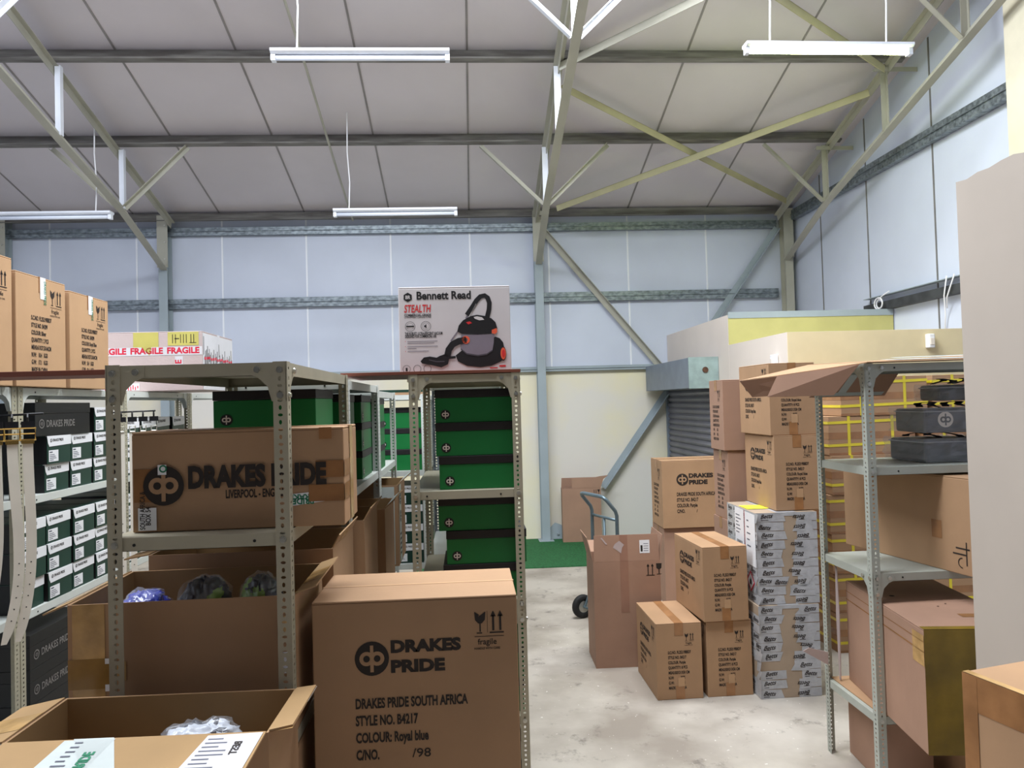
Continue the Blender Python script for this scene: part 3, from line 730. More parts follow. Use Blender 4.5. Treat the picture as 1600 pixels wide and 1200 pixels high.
# cartons on top of the left rack
def silver_block(colour, gw, top_label=True):
    ls = ['S.C.NO. FL25219BBD7', 'STYLE NO. B4299', 'COLOUR: '+colour, 'QUANTITY: 2 PCS', 'MEAS:61X37.5X44CM', 'N.W:   %s   KGS' % gw[0], 'G.W:   %s   KGS' % gw[1], 'MADE IN CHINA']
    def fn(p, W, H):
        p.lines(ls, .28*W, .60*H, .0265, .0320, .62, .03)
        p.fragile(.66*W, .66*H, .31*W)
        p.rect(.46*W, .80*H, .57*W, H, 1, 1)
        p.text('DRAKES PRIDE', .535*W, .97*H, .026, .62, .02, 2, 2, rot=-PI/2)
        return [BLACK, WHITE, GREENINK]
    return fn
carton('brown carton on the left rack top, at the left edge of the picture', (-1.875,2.775,1.8215), 90, .38,.44,.53, CARDT, marks=[('front', silver_block('Silver', ('10.4','17.1')))], seam='y', group='brown cartons on the left rack top')
carton('brown carton on the left rack top marked Silver, middle of three', (-1.870,3.172,1.8215), 90.5, .385,.44,.485, CARDT, marks=[('front', silver_block('Silver', ('10.4','17.1')))], seam='y', group='brown cartons on the left rack top')
carton('brown carton on the left rack top marked Royal Blue, rightmost of three', (-1.862,3.572,1.8215), 91, .385,.44,.460, CARDT, marks=[('front', silver_block('Royal Blue', ('8.4','9.4')))], seam='y', group='brown cartons on the left rack top')
b = MB(); b.box(-2.22,-.70,2.40,2.63,1.8206,1.8376)
tag(b.build('hardboard_plank', PLANKM, bevel=.001), 'red brown board lying across from the left front rack below the brown cartons', 'board')
# FRAGILE box
FRT = mat('white_fragile_tape', (206,204,206), .4, var=.03)
def fragile_front(p, W, H):
    p.rect(0, .60*H, W, .74*H, 0, 0)
    for k in range(3): p.text('FRAGILE', W*(.055+.318*k), .63*H, .050, 1, .04, 1, 1, width=.285*W)
    p.rect(.40*W,.74*H,.62*W,.99*H, 2, 0); p.poly([(.47*W,.74*H),(.56*W,.74*H),(.54*W,.60*H)], 2, 1); p.rect(.70*W,.76*H,.97*W,.99*H,2,0)
    p.rect(.76*W,.44*H,.83*W,.58*H, 0, 0); p.text('E', .815*W, .45*H, .05, 1, .03, 1, 1, rot=PI/2)
    for k, x in enumerate((.74,.765,.81,.835,.86,.90,.925)): p.rect(W*x,.80*H,W*x+.004,.95*H,3,2)
    p.rect(.76*W,.87*H,.80*W,.885*H,3,2); p.rect(.89*W,.80*H,.95*W,.81*H,3,2)
    p.rect(.12*W,.02*H,.45*W,.14*H,0,0)
    for k in range(16): p.rect(W*(.13+.02*k),H*random.uniform(.02,.06),W*(.138+.02*k),H*random.uniform(.08,.13),1,1)
    return [FRT, REDINK, mat('yellow_tape', (190,180,96), .5), BLACK]
def fragile_side(p, W, H):
    p.rect(.01*W,.01*H,.99*W,.97*H,0,0)
    for k in range(34):
        x = W*(.03+.028*k); y = H*random.uniform(.15,.62); p.rect(x,y,x+.009,y+H*random.uniform(.2,.33),2,1)
    for k in range(14):
        x = W*(.05+.066*k); y = H*(.52+.01*(k % 3)); p.rect(x,y,x+.03,y+.016,1,2)
    return [FRT, REDINK, BLACK]
carton('pale taped box marked FRAGILE in red on the left aisle rack top', (-2.25,4.50,1.8215), 1, .665,.60,.355, CARDW, marks=[('front', fragile_front), ('right', fragile_side)], tape=FRT, group=None, name='fragile_box')

# ------------------------------------------------------------------ left front rack contents
def dp_long(p, W, H):
    p.logo(.150*W, .46*H, .052, 0, 1, 9)
    p.text('DRAKES PRIDE', .262*W, .435*H, .076, 1, .055, 0, 9, width=.655*W)
    p.text('LIVERPOOL - ENGLAND', .435*W, .315*H, .030, .86, .03, width=.31*W)
    p.rect(.01*W,.30*H,.155*W,.63*H,2,2); p.rect(.125*W,.57*H,.165*W,.67*H,4,13); p.ring(.150*W,.63*H,.006,.010,3,14)
    p.rect(.03*W,.02*H,.115*W,.245*H,4,9)
    p.text('SOUTH AFRICA &', .062*W,.03*H,.018,.7,.02,0,10,rot=PI/2); p.text('BOX 54', .088*W,.07*H,.018,.8,.02,0,10,rot=PI/2)
    p.poly([(.745*W,.21*H),(.99*W,.27*H),(.99*W,.37*H),(.745*W,.33*H)],4,1); 
    p.text('DRAKES', .865*W,.325*H,.022,1,.03,3,2,rot=PI); p.text('PRIDE', .855*W,.285*H,.022,1,.03,3,2,rot=PI)
    p.rect(.83*W,.25*H,.999*W,.42*H,2,3); p.poly([(.855*W,.49*H),(.999*W,.49*H),(.999*W,.66*H),(.865*W,.66*H)],2,3); p.rect(.885*W,.88*H,.945*W,.999*H,2,8)
    return [BLACK, CARD, TAPE, GREENINK, WHITE]
def dp_long_side(p, W, H):
    p.rect(0,.25*H,.55*W,.42*H,0); p.rect(0,.49*H,.55*W,.66*H,0); p.rect(.42*W,0,.66*W,H,1,1); return [TAPE, CTAPE]
carton('long printed brown carton lying on the middle shelf of the left front rack', (-.884,1.988,1.3845), .6, .548,.235,.262, CARD, marks=[('front', dp_long), ('right', dp_long_side)], group=None, drop=.05)
def make_green_box():
    t = thing('shoe_box', 'x', 'shoe box', (0,0,0), 0, 'large green shoe boxes')
    W_, D_, H_ = .328, .300, .1365
    b = MB(); b.box(0,W_,0,D_,0,H_-.034); b.build('body', GREEN, t, bevel=.002)
    b = MB(); b.box(-.0015,W_+.0015,-.0025,D_+.0015,H_-.0335,H_); b.build('lid', BLID, t, bevel=.002)
    p = Print((0,0,0),(1,0,0),(0,0,1),(0,-1,0)); p.logo(.042, .034, .020); p.build('logo', [BLID, LOGOW], t)
    return t
gb0 = make_green_box(); gfirst = [True]
def green_box(loc, label, rz=0, sz=1, group='large green shoe boxes'):
    o = gb0 if gfirst[0] else copy_tree(gb0); gfirst[0] = False
    o.location = loc; o.rotation_euler = (0,0,rz); o.scale = (1,1,sz); o['label'] = label; o['group'] = group
T3 = ['lowest', 'middle', 'topmost']
for k in range(3): green_box((-.138+(.012 if k == 0 else 0), 3.05+.004*k, 1.346+.1372*k), f'green shoe box with black lid, {T3[k]} on the uppermost shelf of the middle rack')
for k in range(3): green_box((-.118-(.016 if k == 2 else 0)+(.014 if k == 1 else 0), 3.05+.003*k, .901+.1372*k), f'green shoe box with black lid, {T3[k]} on the second shelf of the middle rack')
for k in range(3): green_box((-.13+.003*k, 3.05, .429+.1368*k), f'green shoe box with black lid, {T3[k]} on the third shelf behind the big carton', sz=.99)
for k in range(2): black_box((-.14,3.06,.101+.125*k), ['lower', 'upper'][k]+' black box on the bottom shelf of the middle rack', L=.32, h=.124, rz=0)
for k in range(3): green_box((-.826,2.44,1.384+.1255*k), f'green shoe box behind the long printed carton, {T3[k]} of its stack', sz=.915)
for k in range(3): green_box((-.500,2.93,1.366+.128*k), f'green shoe box in the second rack of the left row, {T3[k]} of the near stack', rz=PI/2, sz=.935)
for k in range(3): green_box((-.490,3.40,1.366+.128*k), f'green shoe box in the second rack of the left row, {T3[k]} of the far stack', rz=PI/2, sz=.935)
for k in range(3): green_box((-.480,3.90,1.356+.1270*k), f'green shoe box in the third rack of the left row, {T3[k]} of its stack', rz=PI/2, sz=.925)
for k in range(3): green_box((-.615,4.975,1.261+.1405*k), f'bright green shoe box seen at the end of the aisle, {T3[k]} of three', sz=1.02)
green_box((-.612+.0,5.34,.646), 'green shoe box on the lower shelf at the end of the aisle')
b = MB(); b.box(-.70,-.30,4.93,5.5,1.766,1.782); tag(b.build('folded_carton', CARD), 'folded flat carton lying on the rack at the end of the aisle', 'carton')
b = MB(); b.box(-.68,-.28,4.95,5.4,1.783,1.800); tag(b.build('flat_green_box', DGREEN), 'flat dark green box on the folded carton at the end of the aisle', 'box')

# open cartons on the lower shelf of the left row
def rim_tape(f, o, u, v, k, wd, L):
    b = MB(); q = [o+u*(wd*.25)+v*.0, o+u*(wd*.62), o+u*(wd*.62)+v*L, o+u*(wd*.25)+v*L]
    b.poly([p+k*.0028 for p in q]); b.poly([p-k*.0028 for p in q]); b.build('tape_strip', CTAPE, f)
def rim_label(f, o, u, v, k, wd, L):
    b = MB(); b.poly([p-k*.0028 for p in (o+u*(wd*.1)+v*.01, o+u*(wd*.9)+v*.01, o+u*(wd*.9)+v*(L-.01), o+u*(wd*.1)+v*(L-.01))]); b.build('printed_tape', GTAPE, f)
def c2_front(p, W, H):
    p.rect(.02*W,.0*H,.16*W,H,0); p.rect(.0,.38*H,.19*W,.60*H,1,1); p.rect(.16*W,.56*H,.21*W,.60*H,2,2); p.rect(.16*W,.36*H,.21*W,.41*H,2,2); p.rect(.21*W,.43*H,.25*W,.57*H,0,1)
    p.rect(.93*W,.42*H,.985*W,.58*H,2,1); p.rect(.92*W,.70*H,.99*W,.85*H,0,1)
    return [CTAPE, GOLDT, WHITE]
open_carton('open brown carton with bagged clothing on the lower shelf of the left front rack', (-1.040,1.966,.861), 1.0, .573,.385,.348, {'left': (112,.07), 'right': (72,.055)}, marks=[('front', c2_front)], extra={'right': rim_tape, 'left': rim_tape})
open_carton('open brown carton second on the lower shelf of the left row', (-1.02,2.40,.861), 0, .575,.405,.385, {'left': (100,.08), 'right': (28,.045)}, extra={'right': rim_tape, 'left': rim_tape})
open_carton('open brown carton third on the lower shelf of the left row', (-1.00,2.93,.861), 0, .58,.40,.39, {'left': (110,.08), 'right': (30,.05)}, extra={'right': rim_label})
open_carton('open dark brown carton fourth on the lower shelf of the left row', (-1.00,3.37,.861), 0, .61,.39,.37, {'left': (110,.08), 'right': (50,.06)}, extra={'right': rim_label})
def c6_right(p, W, H):
    p.rect(.15*W,.02*H,.42*W,.98*H,0); p.logo(.285*W,.80*H,.032,1,0,2); p.logo(.285*W,.58*H,.032,1,0,2)
    for k in range(5): p.rect(.2*W,H*(.1+.06*k),.37*W,H*(.13+.06*k),1,1)
    return [GTAPE, BLACK]
open_carton('open carton with round logos on its tape, farthest along the lower shelf', (-1.00,3.885,.861), 0, .62,.40,.42, {'left': (80,.10), 'right': (50,.10)}, marks=[('right', c6_right), ('front', lambda p, W, H: (p.rect(.82*W,.02*H,.97*W,.98*H,0), p.logo(.895*W,.78*H,.03,1,0,2), p.logo(.895*W,.55*H,.03,1,0,2)) and [GTAPE, BLACK])], extra={'right': rim_label})
def flap_marks(f, o, u, v, k, wd, L):
    p = Print(o-k*.0026, u, v, -k, .0004)
    p.poly([(.27*wd,.0),(.42*wd,.0),(.62*wd,L),(.52*wd,L)],0); p.poly([(.24*wd,L*.02),(.43*wd,L*.02),(.40*wd,L*.99),(.20*wd,L*.99)],0,0)
    p.poly([(.78*wd,.01),(.985*wd,.006),(.97*wd,L*.98),(.72*wd,L*.98)],1,1)
    p.poly([(.785*wd,.013),(.98*wd,.009),(.967*wd,L*.97),(.728*wd,L*.97)],2,0)
    for q in range(14): p.rect(.79*wd-.04*wd*q/14,L*(.10+.062*q),.79*wd-.04*wd*q/14+wd*random.uniform(.05,.11),L*(.118+.062*q),3,2)
    p.text('BEST', .925*wd, L*.16, .022, 1, .03, 2, 3, rot=PI/2)
    p.text('DRAKES PRIDE', .375*wd, L*.95, .030, .85, .04, 4, 2, rot=-PI/2-.05); p.text('DRAKES PRIDE', .345*wd, L*.95, .018, .85, .03, 4, 2, rot=-PI/2-.05)
    for q in range(13): p.rect(.29*wd-.03*wd*q/13,L*(.06+.07*q),.31*wd+wd*random.uniform(0,.035)-.03*wd*q/13,L*(.08+.07*q),3,2)
    p.poly([(.235*wd,.70*L),(.265*wd,.62*L),(.265*wd,.78*L)],2,3); p.text('6', .27*wd, L*.9, .03, 1, .02, 3, 3, rot=-.2)
    p.rect(.0,.55*L,.045*wd,.98*L,0,0); p.text('PRIDE', .01*wd,.6*L,.02,.8,.02,4,2,rot=PI/2)
    p.build('printed_labels', [GTAPE, FRT, BLACK, GREYINK, GREENINK], f)
def green_edge(f, o, u, v, k, wd, L):
    p = Print(o+k*.0026, u, v, k, .0004)
    p.rect(.02*wd,.0,.55*wd,L,0); p.rect(.6*wd,.72*L,.98*wd,L,1,1); p.rect(.1*wd,.74*L,.5*wd,.95*L,1,1); p.rect(.64*wd,.78*L,.9*wd,.9*L,2,2); p.rect(.15*wd,.8*L,.3*wd,.9*L,2,2)
    p.build('printed_tape', [CTAPE, GTAPE, GREENINK], f)
open_carton('open brown carton with fold-out labelled flap at the lower left, nearest the camera', (-1.012,1.650,.50), -1.2, .562,.245,.50, {'front': (97,.23), 'right': (82,.050), 'left': (100,.10)}, extra={'front': flap_marks, 'right': green_edge, 'left': rim_tape})
carton('plain carton added to darken the gap, bottom shelf of the left front rack', (-1.0,1.965,.1215), 0, .535,.70,.70, CARD, group='supporting cartons')  # filler carton added so the bright slit beside the big carton reads dark
carton('plain carton under the nearest open carton', (-1.0,1.56,0), 0, .55,.33,.499, CARD, group='supporting cartons')

# bagged clothing
def bag(label, loc, rx, ry, rz_, ang, cols, name='bagged_clothing', cat='clothing', seed=1):
    t = thing(name, label, cat, loc, ang, 'bagged clothing in the open cartons')
    def lump(s, k, nu=40, nv=22):
        vs, fs = [], []
        for j in range(nv+1):
            th = PI*j/nv
            for i in range(nu):
                a = 2*PI*i/nu; d = Vector((math.sin(th)*math.cos(a), math.sin(th)*math.sin(a), math.cos(th)))
                r1 = 1-abs(noise.noise(d*3.1+Vector((seed*3.1,0,0)))); r2 = 1-abs(noise.noise(d*7.5+Vector((0,seed*1.7,0))))
                q = .80+k*(.55*r1*r1*r1+.35*r2*r2)
                e = Vector((abs(d.x)**.75*math.copysign(1,d.x), abs(d.y)**.75*math.copysign(1,d.y), d.z))
                vs.append((rx*e.x*q*s, ry*e.y*q*s, rz_+rz_*e.z*q*s))
        for j in range(nv):
            for i in range(nu): fs.append((j*nu+i, (j+1)*nu+i, (j+1)*nu+(i+1) % nu, j*nu+(i+1) % nu))
        return vs, fs
    b = MB(); vs, fs = lump(.97, .36, 56, 30); b.add(vs, fs)
    b.m = []
    for f in fs:
        c = Vector(vs[f[0]])*9+Vector((seed,0,0)); v = noise.noise(c)+.4*noise.noise(c*2.3)
        b.m.append(0 if v < .12 else 1 if v < .38 or len(cols) < 3 else 2)
    b.build('garment', cols, t, smooth=True)
    b = MB(); vs, fs = lump(1.02, .44, 26, 14); b.add(vs, fs); b.build('plastic_bag', PLASTIC, t, smooth=False)
    return t
PLASTIC = bpy.data.materials.new('clear_plastic'); PLASTIC.use_nodes = True
_b = PLASTIC.node_tree.nodes['Principled BSDF']; _b.inputs['Base Color'].default_value = (.9,.93,.97,1); _b.inputs['Roughness'].default_value = .12; _b.inputs['Alpha'].default_value = .13; _b.inputs['Specular IOR Level'].default_value = 1.0
NAVY = mat('navy_cloth', (16,20,44), .5, var=.15, coat=.5); LIME = mat('lime_cloth', (130,176,30), .5, var=.1, coat=.5); BLUE = mat('royal_blue_cloth', (30,54,176), .4, var=.15, coat=.8); WCLOTH = mat('white_cloth', (216,222,232), .5, var=.05, coat=.5); LBLUE = mat('pale_blue_cloth', (140,190,205), .6, var=.05)
bag('royal blue clothing in a clear bag, left in the rack carton', (-.930,2.16,1.06), .066,.085,.065, .2, [BLUE, BLUE, WCLOTH], seed=2)
bag('navy clothing in a clear bag standing up in the middle of the open carton', (-.765,2.17,1.05), .050,.085,.085, -.3, [NAVY, NAVY, LIME], seed=5)
bag('navy and lime clothing in a clear bag, right in the open carton', (-.605,2.16,1.05), .058,.080,.085, .4, [NAVY, LIME, WCLOTH], seed=9)
bag('white and navy clothing in a clear bag in the nearest open carton', (-.640,1.772,.85), .095,.050,.062, .1, [WCLOTH, NAVY, BLUE], seed=4)

# big carton in front of the middle rack
carton('big brown printed carton in the foreground before the middle rack', (-.430,2.000,.638), 0, .546,.318,.542, CARD, marks=[('front', lambda p, W, H: logo_side('Royal blue', ' /98')(p, W, H))], group=None, tw=.012, drop=.01, tape=CARDT, name='shipping_carton')
carton('plain carton under the big printed carton', (-.425,2.01,0), 0, .53,.30,.637, CARD, group='supporting cartons')

# board and vacuum cleaner box on the middle rack
b = MB(); b.box(-.512,.216,2.998,3.56,1.8206,1.8336)
tag(b.build('hardboard_plank', PLANKM, bevel=.001), 'red brown board across the aisle under the vacuum cleaner box', 'board')
def vac(p, W, H):
    K, G, O, R_, Wt, T = 0, 1, 2, 3, 4, 5
    p.poly([(.085*W+.042*W*math.cos(PI/6+PI/3*k), .882*H+.055*H*math.sin(PI/6+PI/3*k)) for k in range(6)][::1], K)
    p.text('BR', .063*W, .862*H, .021, .85, .02, Wt, 1)
    p.text('Bennett Read', .160*W, .855*H, .047, 1, .03, K, 0, width=.49*W)
    p.text('STEALTH', .048*W, .705*H, .046, 1, .02, R_, 0, shear=.15, width=.235*W)
    p.text('COMMERCIAL-GRADE', .050*W, .660*H, .013, 1, .035, K, 0, width=.24*W); p.text('ULTRA-EFFICIENT CLEANING POWER', .050*W, .637*H, .011, 1, .01, K, 0, width=.24*W)
    for cx in (.100, .240):
        p.ring(cx*W, .54*H, .020, .0215, K, 0, 24); p.ring(cx*W, .54*H, .014, .0148, K, 0, 20)
    p.rect(.065*W,.533*H,.135*W,.549*H,K,1); p.poly([(.225*W,.53*H),(.235*W,.53*H),(.245*W,.515*H),(.245*W,.565*H),(.235*W,.55*H),(.225*W,.55*H)],K,1)
    p.text('THE ROBUST, ULTRA-EFFICIENT VACUUM', .052*W, .440*H, .017, 1, .03, K, 0, width=.335*W); p.text('DESIGNED FOR COMMERCIAL USE', .052*W, .407*H, .017, 1, .03, K, 0, width=.28*W)
    for y, ls in ((.365,(.27,.24)),(.305,(.27,.08)),(.25,(.19,))):
        p.rect(.052*W, y*H-.001, .057*W, y*H+.002, R_)
        for i, l in enumerate(ls): p.rect(.072*W, (y-.022*i)*H-.0015, (.072+l)*W, (y-.022*i)*H+.0012, G)
    for cx in (.06,.155,.245): p.ring(cx*W, .045*H, .015, .0165, K, 0, 20)
    p.rect(.052*W,.02*H,.068*W,.06*H,K); p.rect(.805*W,.03*H,.875*W,.042*H,R_); p.rect(.89*W,.045*H,.948*W,.066*H,R_)
    S_ = lambda pts: [(x*W, y*H) for x, y in pts]
    # picture of the cleaner
    p.stroke(S_([(.61,.66),(.665,.76),(.70,.83),(.735,.875),(.775,.885),(.80,.86),(.815,.80),(.81,.72),(.79,.62)]), .020, K, 1)
    p.stroke(S_([(.60,.62),(.68,.79)]), .007, G, 0); p.stroke(S_([(.62,.62),(.695,.79)]), .003, Wt, 1); p.stroke(S_([(.46,.36),(.56,.53)]), .006, G, 0)
    p.poly(S_([(.50,.19),(.52,.12),(.60,.065),(.72,.045),(.82,.06),(.91,.11),(.945,.20),(.93,.33),(.90,.38),(.86,.40),(.70,.30),(.56,.25)]), K, 1)
    p.poly(S_([(.555,.43),(.545,.26),(.60,.20),(.70,.175),(.78,.19),(.83,.23),(.845,.33),(.85,.43)]), G, 2)
    p.poly(S_([(.55,.27),(.60,.215),(.70,.19),(.78,.205),(.83,.245),(.83,.232),(.78,.188),(.70,.173),(.60,.198),(.548,.255)]), T, 3)
    p.poly(S_([(.52,.47),(.535,.54),(.575,.60),(.64,.645),(.70,.66),(.77,.645),(.83,.615),(.865,.57),(.88,.50),(.865,.45),(.82,.435),(.70,.43),(.56,.44)]), K, 3)
    p.poly(S_([(.67,.635),(.70,.643),(.745,.63),(.765,.60),(.72,.595),(.68,.615)]), Wt, 4)
    p.poly(S_([(.60,.575),(.635,.585),(.655,.565),(.62,.55)]), R_, 4); p.poly(S_([(.83,.48),(.875,.50),(.88,.455),(.86,.43),(.83,.44)]), O, 4)
    p.poly([(.925*W+.030*W*math.cos(2*PI*k/20), .20*H+.085*H*math.sin(2*PI*k/20)) for k in range(20)], K, 4)
    p.poly([(.928*W+.024*W*math.cos(2*PI*k/20), .20*H+.070*H*math.sin(2*PI*k/20)) for k in range(20)], O, 5)
    p.poly([(.930*W+.014*W*math.cos(2*PI*k/20), .20*H+.045*H*math.sin(2*PI*k/20)) for k in range(20)], R_, 6)
    p.stroke(S_([(.60,.37),(.53,.355),(.475,.32),(.44,.26),(.425,.18)]), .028, K, 4); p.ring(.595*W,.37*H,.008,.017,O,4)
    p.poly(S_([(.185,.13),(.215,.175),(.27,.185),(.33,.17),(.36,.19),(.42,.215),(.44,.18),(.50,.185),(.50,.155),(.44,.15),(.43,.09),(.37,.055),(.28,.085),(.20,.105)]), K, 4)
    p.poly(S_([(.26,.155),(.33,.13),(.40,.13),(.40,.115),(.33,.115),(.26,.14)]), T, 5)
    return [BLID, mat('print_grey', (126,118,128), .5), mat('print_orange', (228,96,64), .5), mat('print_red', (206,44,48), .5), mat('print_pale', (214,208,206), .5), mat('print_dark_grey', (70,66,72), .5)]
VACM = mat('warm_grey_printed_card', (206,200,200), .45, var=.02)
carton('white grey printed vacuum cleaner box standing on the board of the middle rack', (-.287,3.152,1.8346), -.4, .476,.30,.366, VACM, marks=[('front', vac)], group=None, tape=CTAPE, name='vacuum_cleaner_box', drop=.03)

# ------------------------------------------------------------------ right hand stacks
g = 'printed brown cartons of the right stack'
PU = L42('Purple'); RB = L42('Royal blue')
carton('brown carton on the floor at the front left of the right stack', (1.018,4.121,0), .7, .263,.455,.427, CARD, g, [('front', info_end(PU)), ('left', logo_side('Purple'))], 'y', bottom_tape=True)
carton('brown carton on the floor between the front left carton and the silver taped boxes', (1.310,4.130,0), 1.0, .263,.455,.427, CARD, g, [('front', info_end(PU)), ('left', logo_side('Purple'))], 'y', bottom_tape=True)
carton('brown carton lying skewed on the second floor carton beside the silver taped boxes', (1.293,4.105,.4285), 3.2, .264,.468,.420, CARD, g, [('front', info_end(PU)), ('left', logo_side('Purple'))], 'y', bottom_tape=True)
carton('dark brown carton on the floor under the Purple logo carton at the back', (1.575,5.99,0), -1, .59,.40,.628, CARDP, g, [], 'x')
carton('brown carton marked Purple with big round logo, before the roller shutter', (1.565,5.96,.629), -.6, .590,.37,.552, CARD, g, [('front', logo_side('Purple')), ('left', info_end(PU, tape_patch=False))], 'x')
carton('large carton at the bottom behind the silver taped boxes', (1.66,4.70,0), 0, .46,.28,.892, CARDP, 'supporting cartons')
carton('narrow brown carton behind the Royal blue pair, lower one', (1.665,4.68,.893), 0, .45,.28,.452, CARDP, g, [('left', info_end(RB, tape_patch=False))], 'x')
carton('narrow brown carton behind the Royal blue pair, upper one beside the shutter box', (1.640,4.67,1.346), -1.5, .45,.28,.458, CARDP, g, [('left', info_end(RB, tape_patch=False))], 'x')
# silver taped boxes
GREYTAPE = mat('silver_grey_branded_tape', (182,183,186), .3, var=.08, scale=14, bump=.5, bscale=45)
BCARD = mat('grey_brown_cardboard', (170,150,128), .7, var=.05)
def betts(seed, gap, label=False):
    def fn(p, W, H):
        r = random.Random(seed); rows = int(H/.050)
        for k in range(rows):
            y0, y1 = H*k/rows, H*(k+1)/rows
            g0 = W*(gap[0]+r.uniform(-.05,.05)); g1 = W*(gap[1]+r.uniform(-.08,.08))
            if r.random() < .35: p.poly([(g1-r.uniform(0,.03),max(.001,y0-.004)),(W-r.uniform(.02,.08),max(.001,y0-.008)),(W-r.uniform(0,.05),min(H-.001,y1+.004)),(g1+r.uniform(0,.03),min(H-.001,y1+.006))],0,2)
            for a, c in ((0,g0),(g1,W)):
                if c-a < .02: continue
                if r.random() < .08: continue
                p.poly([(a,y0+.0006),(c+r.uniform(-.012,.012) if c < W else c,y0+r.uniform(.0006,.004)),(c+r.uniform(-.015,.015) if c < W else c,y1-r.uniform(0,.003)),(a,y1)],0,k % 2)
                x = a+r.uniform(.004,.03)
                while x+.065 < c:
                    q = r.uniform(-.12,.12)+(PI if (c == W and r.random() < .75) else 0); f_ = -1 if abs(q) > 1 else 1
                    p.text('Betts', x+(.042 if f_ < 0 else 0), y0+(.017 if f_ > 0 else .034)+r.uniform(-.004,.004), .033, 1, .015, 1, 3, shear=.5, rot=q); p.rect(x+.004,y0+.0095,x+r.uniform(.03,.048),y0+.0125,1,3)
                    x += r.uniform(.085,.115)
        if label:
            p.rect(.30*W,.42*H,.62*W,.99*H,2,5); p.rect(.66*W,.40*H,.995*W,.98*H,2,5)
            for i in range(12): p.rect(W*(.36+.017*i),.46*H,W*(.36+.017*i+r.uniform(.004,.011)),.62*H,1,6)
            for i in range(6): p.rect(.34*W,H*(.70+.04*i),W*(.34+r.uniform(.08,.2)),H*(.712+.04*i),3,6)
            for i in range(5): p.rect(.72*W,H*(.6+.07*i),W*(.72+r.uniform(.05,.12)),H*(.615+.07*i),3,6)
            p.rect(.645*W,.40*H,.655*W,.99*H,4,6)
            cx, cy = .80*W, .22*H
            p.poly([(cx-.062,cy),(cx,cy-.062),(cx+.062,cy),(cx,cy+.062)],4,5); p.poly([(cx-.047,cy),(cx,cy-.047),(cx+.047,cy),(cx,cy+.047)],2,6)
            p.poly([(cx-.016,cy-.018),(cx+.016,cy-.018),(cx+.014,cy+.006),(cx+.004,cy+.028),(cx-.002,cy+.008),(cx-.013,cy+.010)],1,7)
        return [GREYTAPE, BLACK, WHITE, GREYINK, REDINK]
    return fn
carton('silver taped box on the floor beside the right rack post', (1.590,4.066,0), 1.0, .352,.47,.516, BCARD, 'silver taped boxes', [('front', betts(3,(.40,.62))), ('left', betts(5,(1,1)))], 'y', tape=GREYTAPE, tw=.12, drop=.02, name='taped_box')
carton('silver taped box with white labels on top of the other silver taped box', (1.600,4.085,.5175), -1.0, .352,.475,.515, BCARD, 'silver taped boxes', [('front', betts(11,(.45,.60))), ('left', betts(8,(1,1), True)), ('top', lambda p, W, H: p.poly([(.02*W,.30*H),(.55*W,.30*H),(.55*W,.62*H),(.02*W,.62*H)],0,4) or [mat('bright_yellow_label', (240,240,70), .4), BLACK])], 'y', tape=GREYTAPE, tw=.12, drop=.02, name='taped_box')
carton('brown carton marked Royal blue standing on the silver taped boxes', (1.735,4.118,1.0360), -.5, .270,.450,.428, CARD, g, [('front', info_end(RB)), ('left', logo_side('Royal blue'))], 'y', bottom_tape=True)
carton('brown carton marked Royal blue at the top of the right stack', (1.722,4.125,1.465), .5, .272,.450,.415, CARD, g, [('front', info_end(RB)), ('left', logo_side('Royal blue'))], 'y', bottom_tape=True)

# yellow strapped cartons
STRAP = mat('yellow_plastic_strap', (226,206,50), .35, var=.05)
def make_strapped():
    t = thing('strapped_carton', 'x', 'carton', (0,0,0), 0, 'yellow strapped cartons')
    W_, D_, H_ = .595, .43, .255
    carton_body(W_, D_, H_, CARD, t)
    b = MB(); e = .0009; b.box(-.0004,W_+.0004,-e,-.0003,.105,.150); b.box(-e,-.0003,0,D_,.105,.150); b.box(-.0004,W_+.0004,-e,-.0003,.0,.016); b.build('packing_tape', TAPE, t)
    for x in (.13,.43):
        b = MB(); k = .0022; b.box(x,x+.019,-k,-.0012,0,H_+k); b.box(x,x+.019,0,D_,H_+.0012,H_+k); b.build('vertical_strap', STRAP, t)
    for z in (.055,.205):
        b = MB(); k = .0032; b.hexa([(-k,-k,z),(W_+k,-k,z+.012),(W_+k,-.0022,z+.012),(-k,-.0022,z),(-k,-k,z+.018),(W_+k,-k,z+.030),(W_+k,-.0022,z+.030),(-k,-.0022,z+.018)])
        b.box(-k,-.0022,0,D_,z,z+.018); b.build('horizontal_strap', STRAP, t)
    return t
st0 = make_strapped(); sfirst = [True]; OR = ['bottom','second','third','fourth','fifth','sixth','top']
for s, (x, y) in enumerate(((2.360,4.72),(2.985,4.70))):
    for k in range(7):
        o = st0 if sfirst[0] else copy_tree(st0); sfirst[0] = False
        dx = (.095 if (s == 0 and k == 6) else random.uniform(-.012,.012))
        if s == 1: dx += .115 if k == 6 else .02
        o.location = (x+dx, y+random.uniform(-.01,.01)+(.03 if k == 6 and s == 1 else 0), .2575*k); o.rotation_euler = (0,0,math.radians(random.uniform(-1,1)))
        o['label'] = f'yellow strapped brown carton, {OR[k]} of the '+('left' if s == 0 else 'right')+' strapped stack behind the right rack'
for k in range(3):
    carton(['lowest','middle','topmost'][k]+' printed carton behind the left strapped stack, next to the office wall', (2.475,5.19,.597*k), 0, .55,.38,.596, CARD, 'printed cartons behind the strapped stack', [('front', lambda p, W, H: (p.logo(.235*W,.78*H,.055), p.text('DRAKES', .36*W,.86*H,.08,1,.03,width=.36*W), p.text('PRIDE', .36*W,.74*H,.08,1,.03,width=.28*W), p.text('DRAKES PRIDE SOUTH AFRICA', .12*W,.60*H,.06,.62,.02)) and [BLACK, CARD])], 'x')

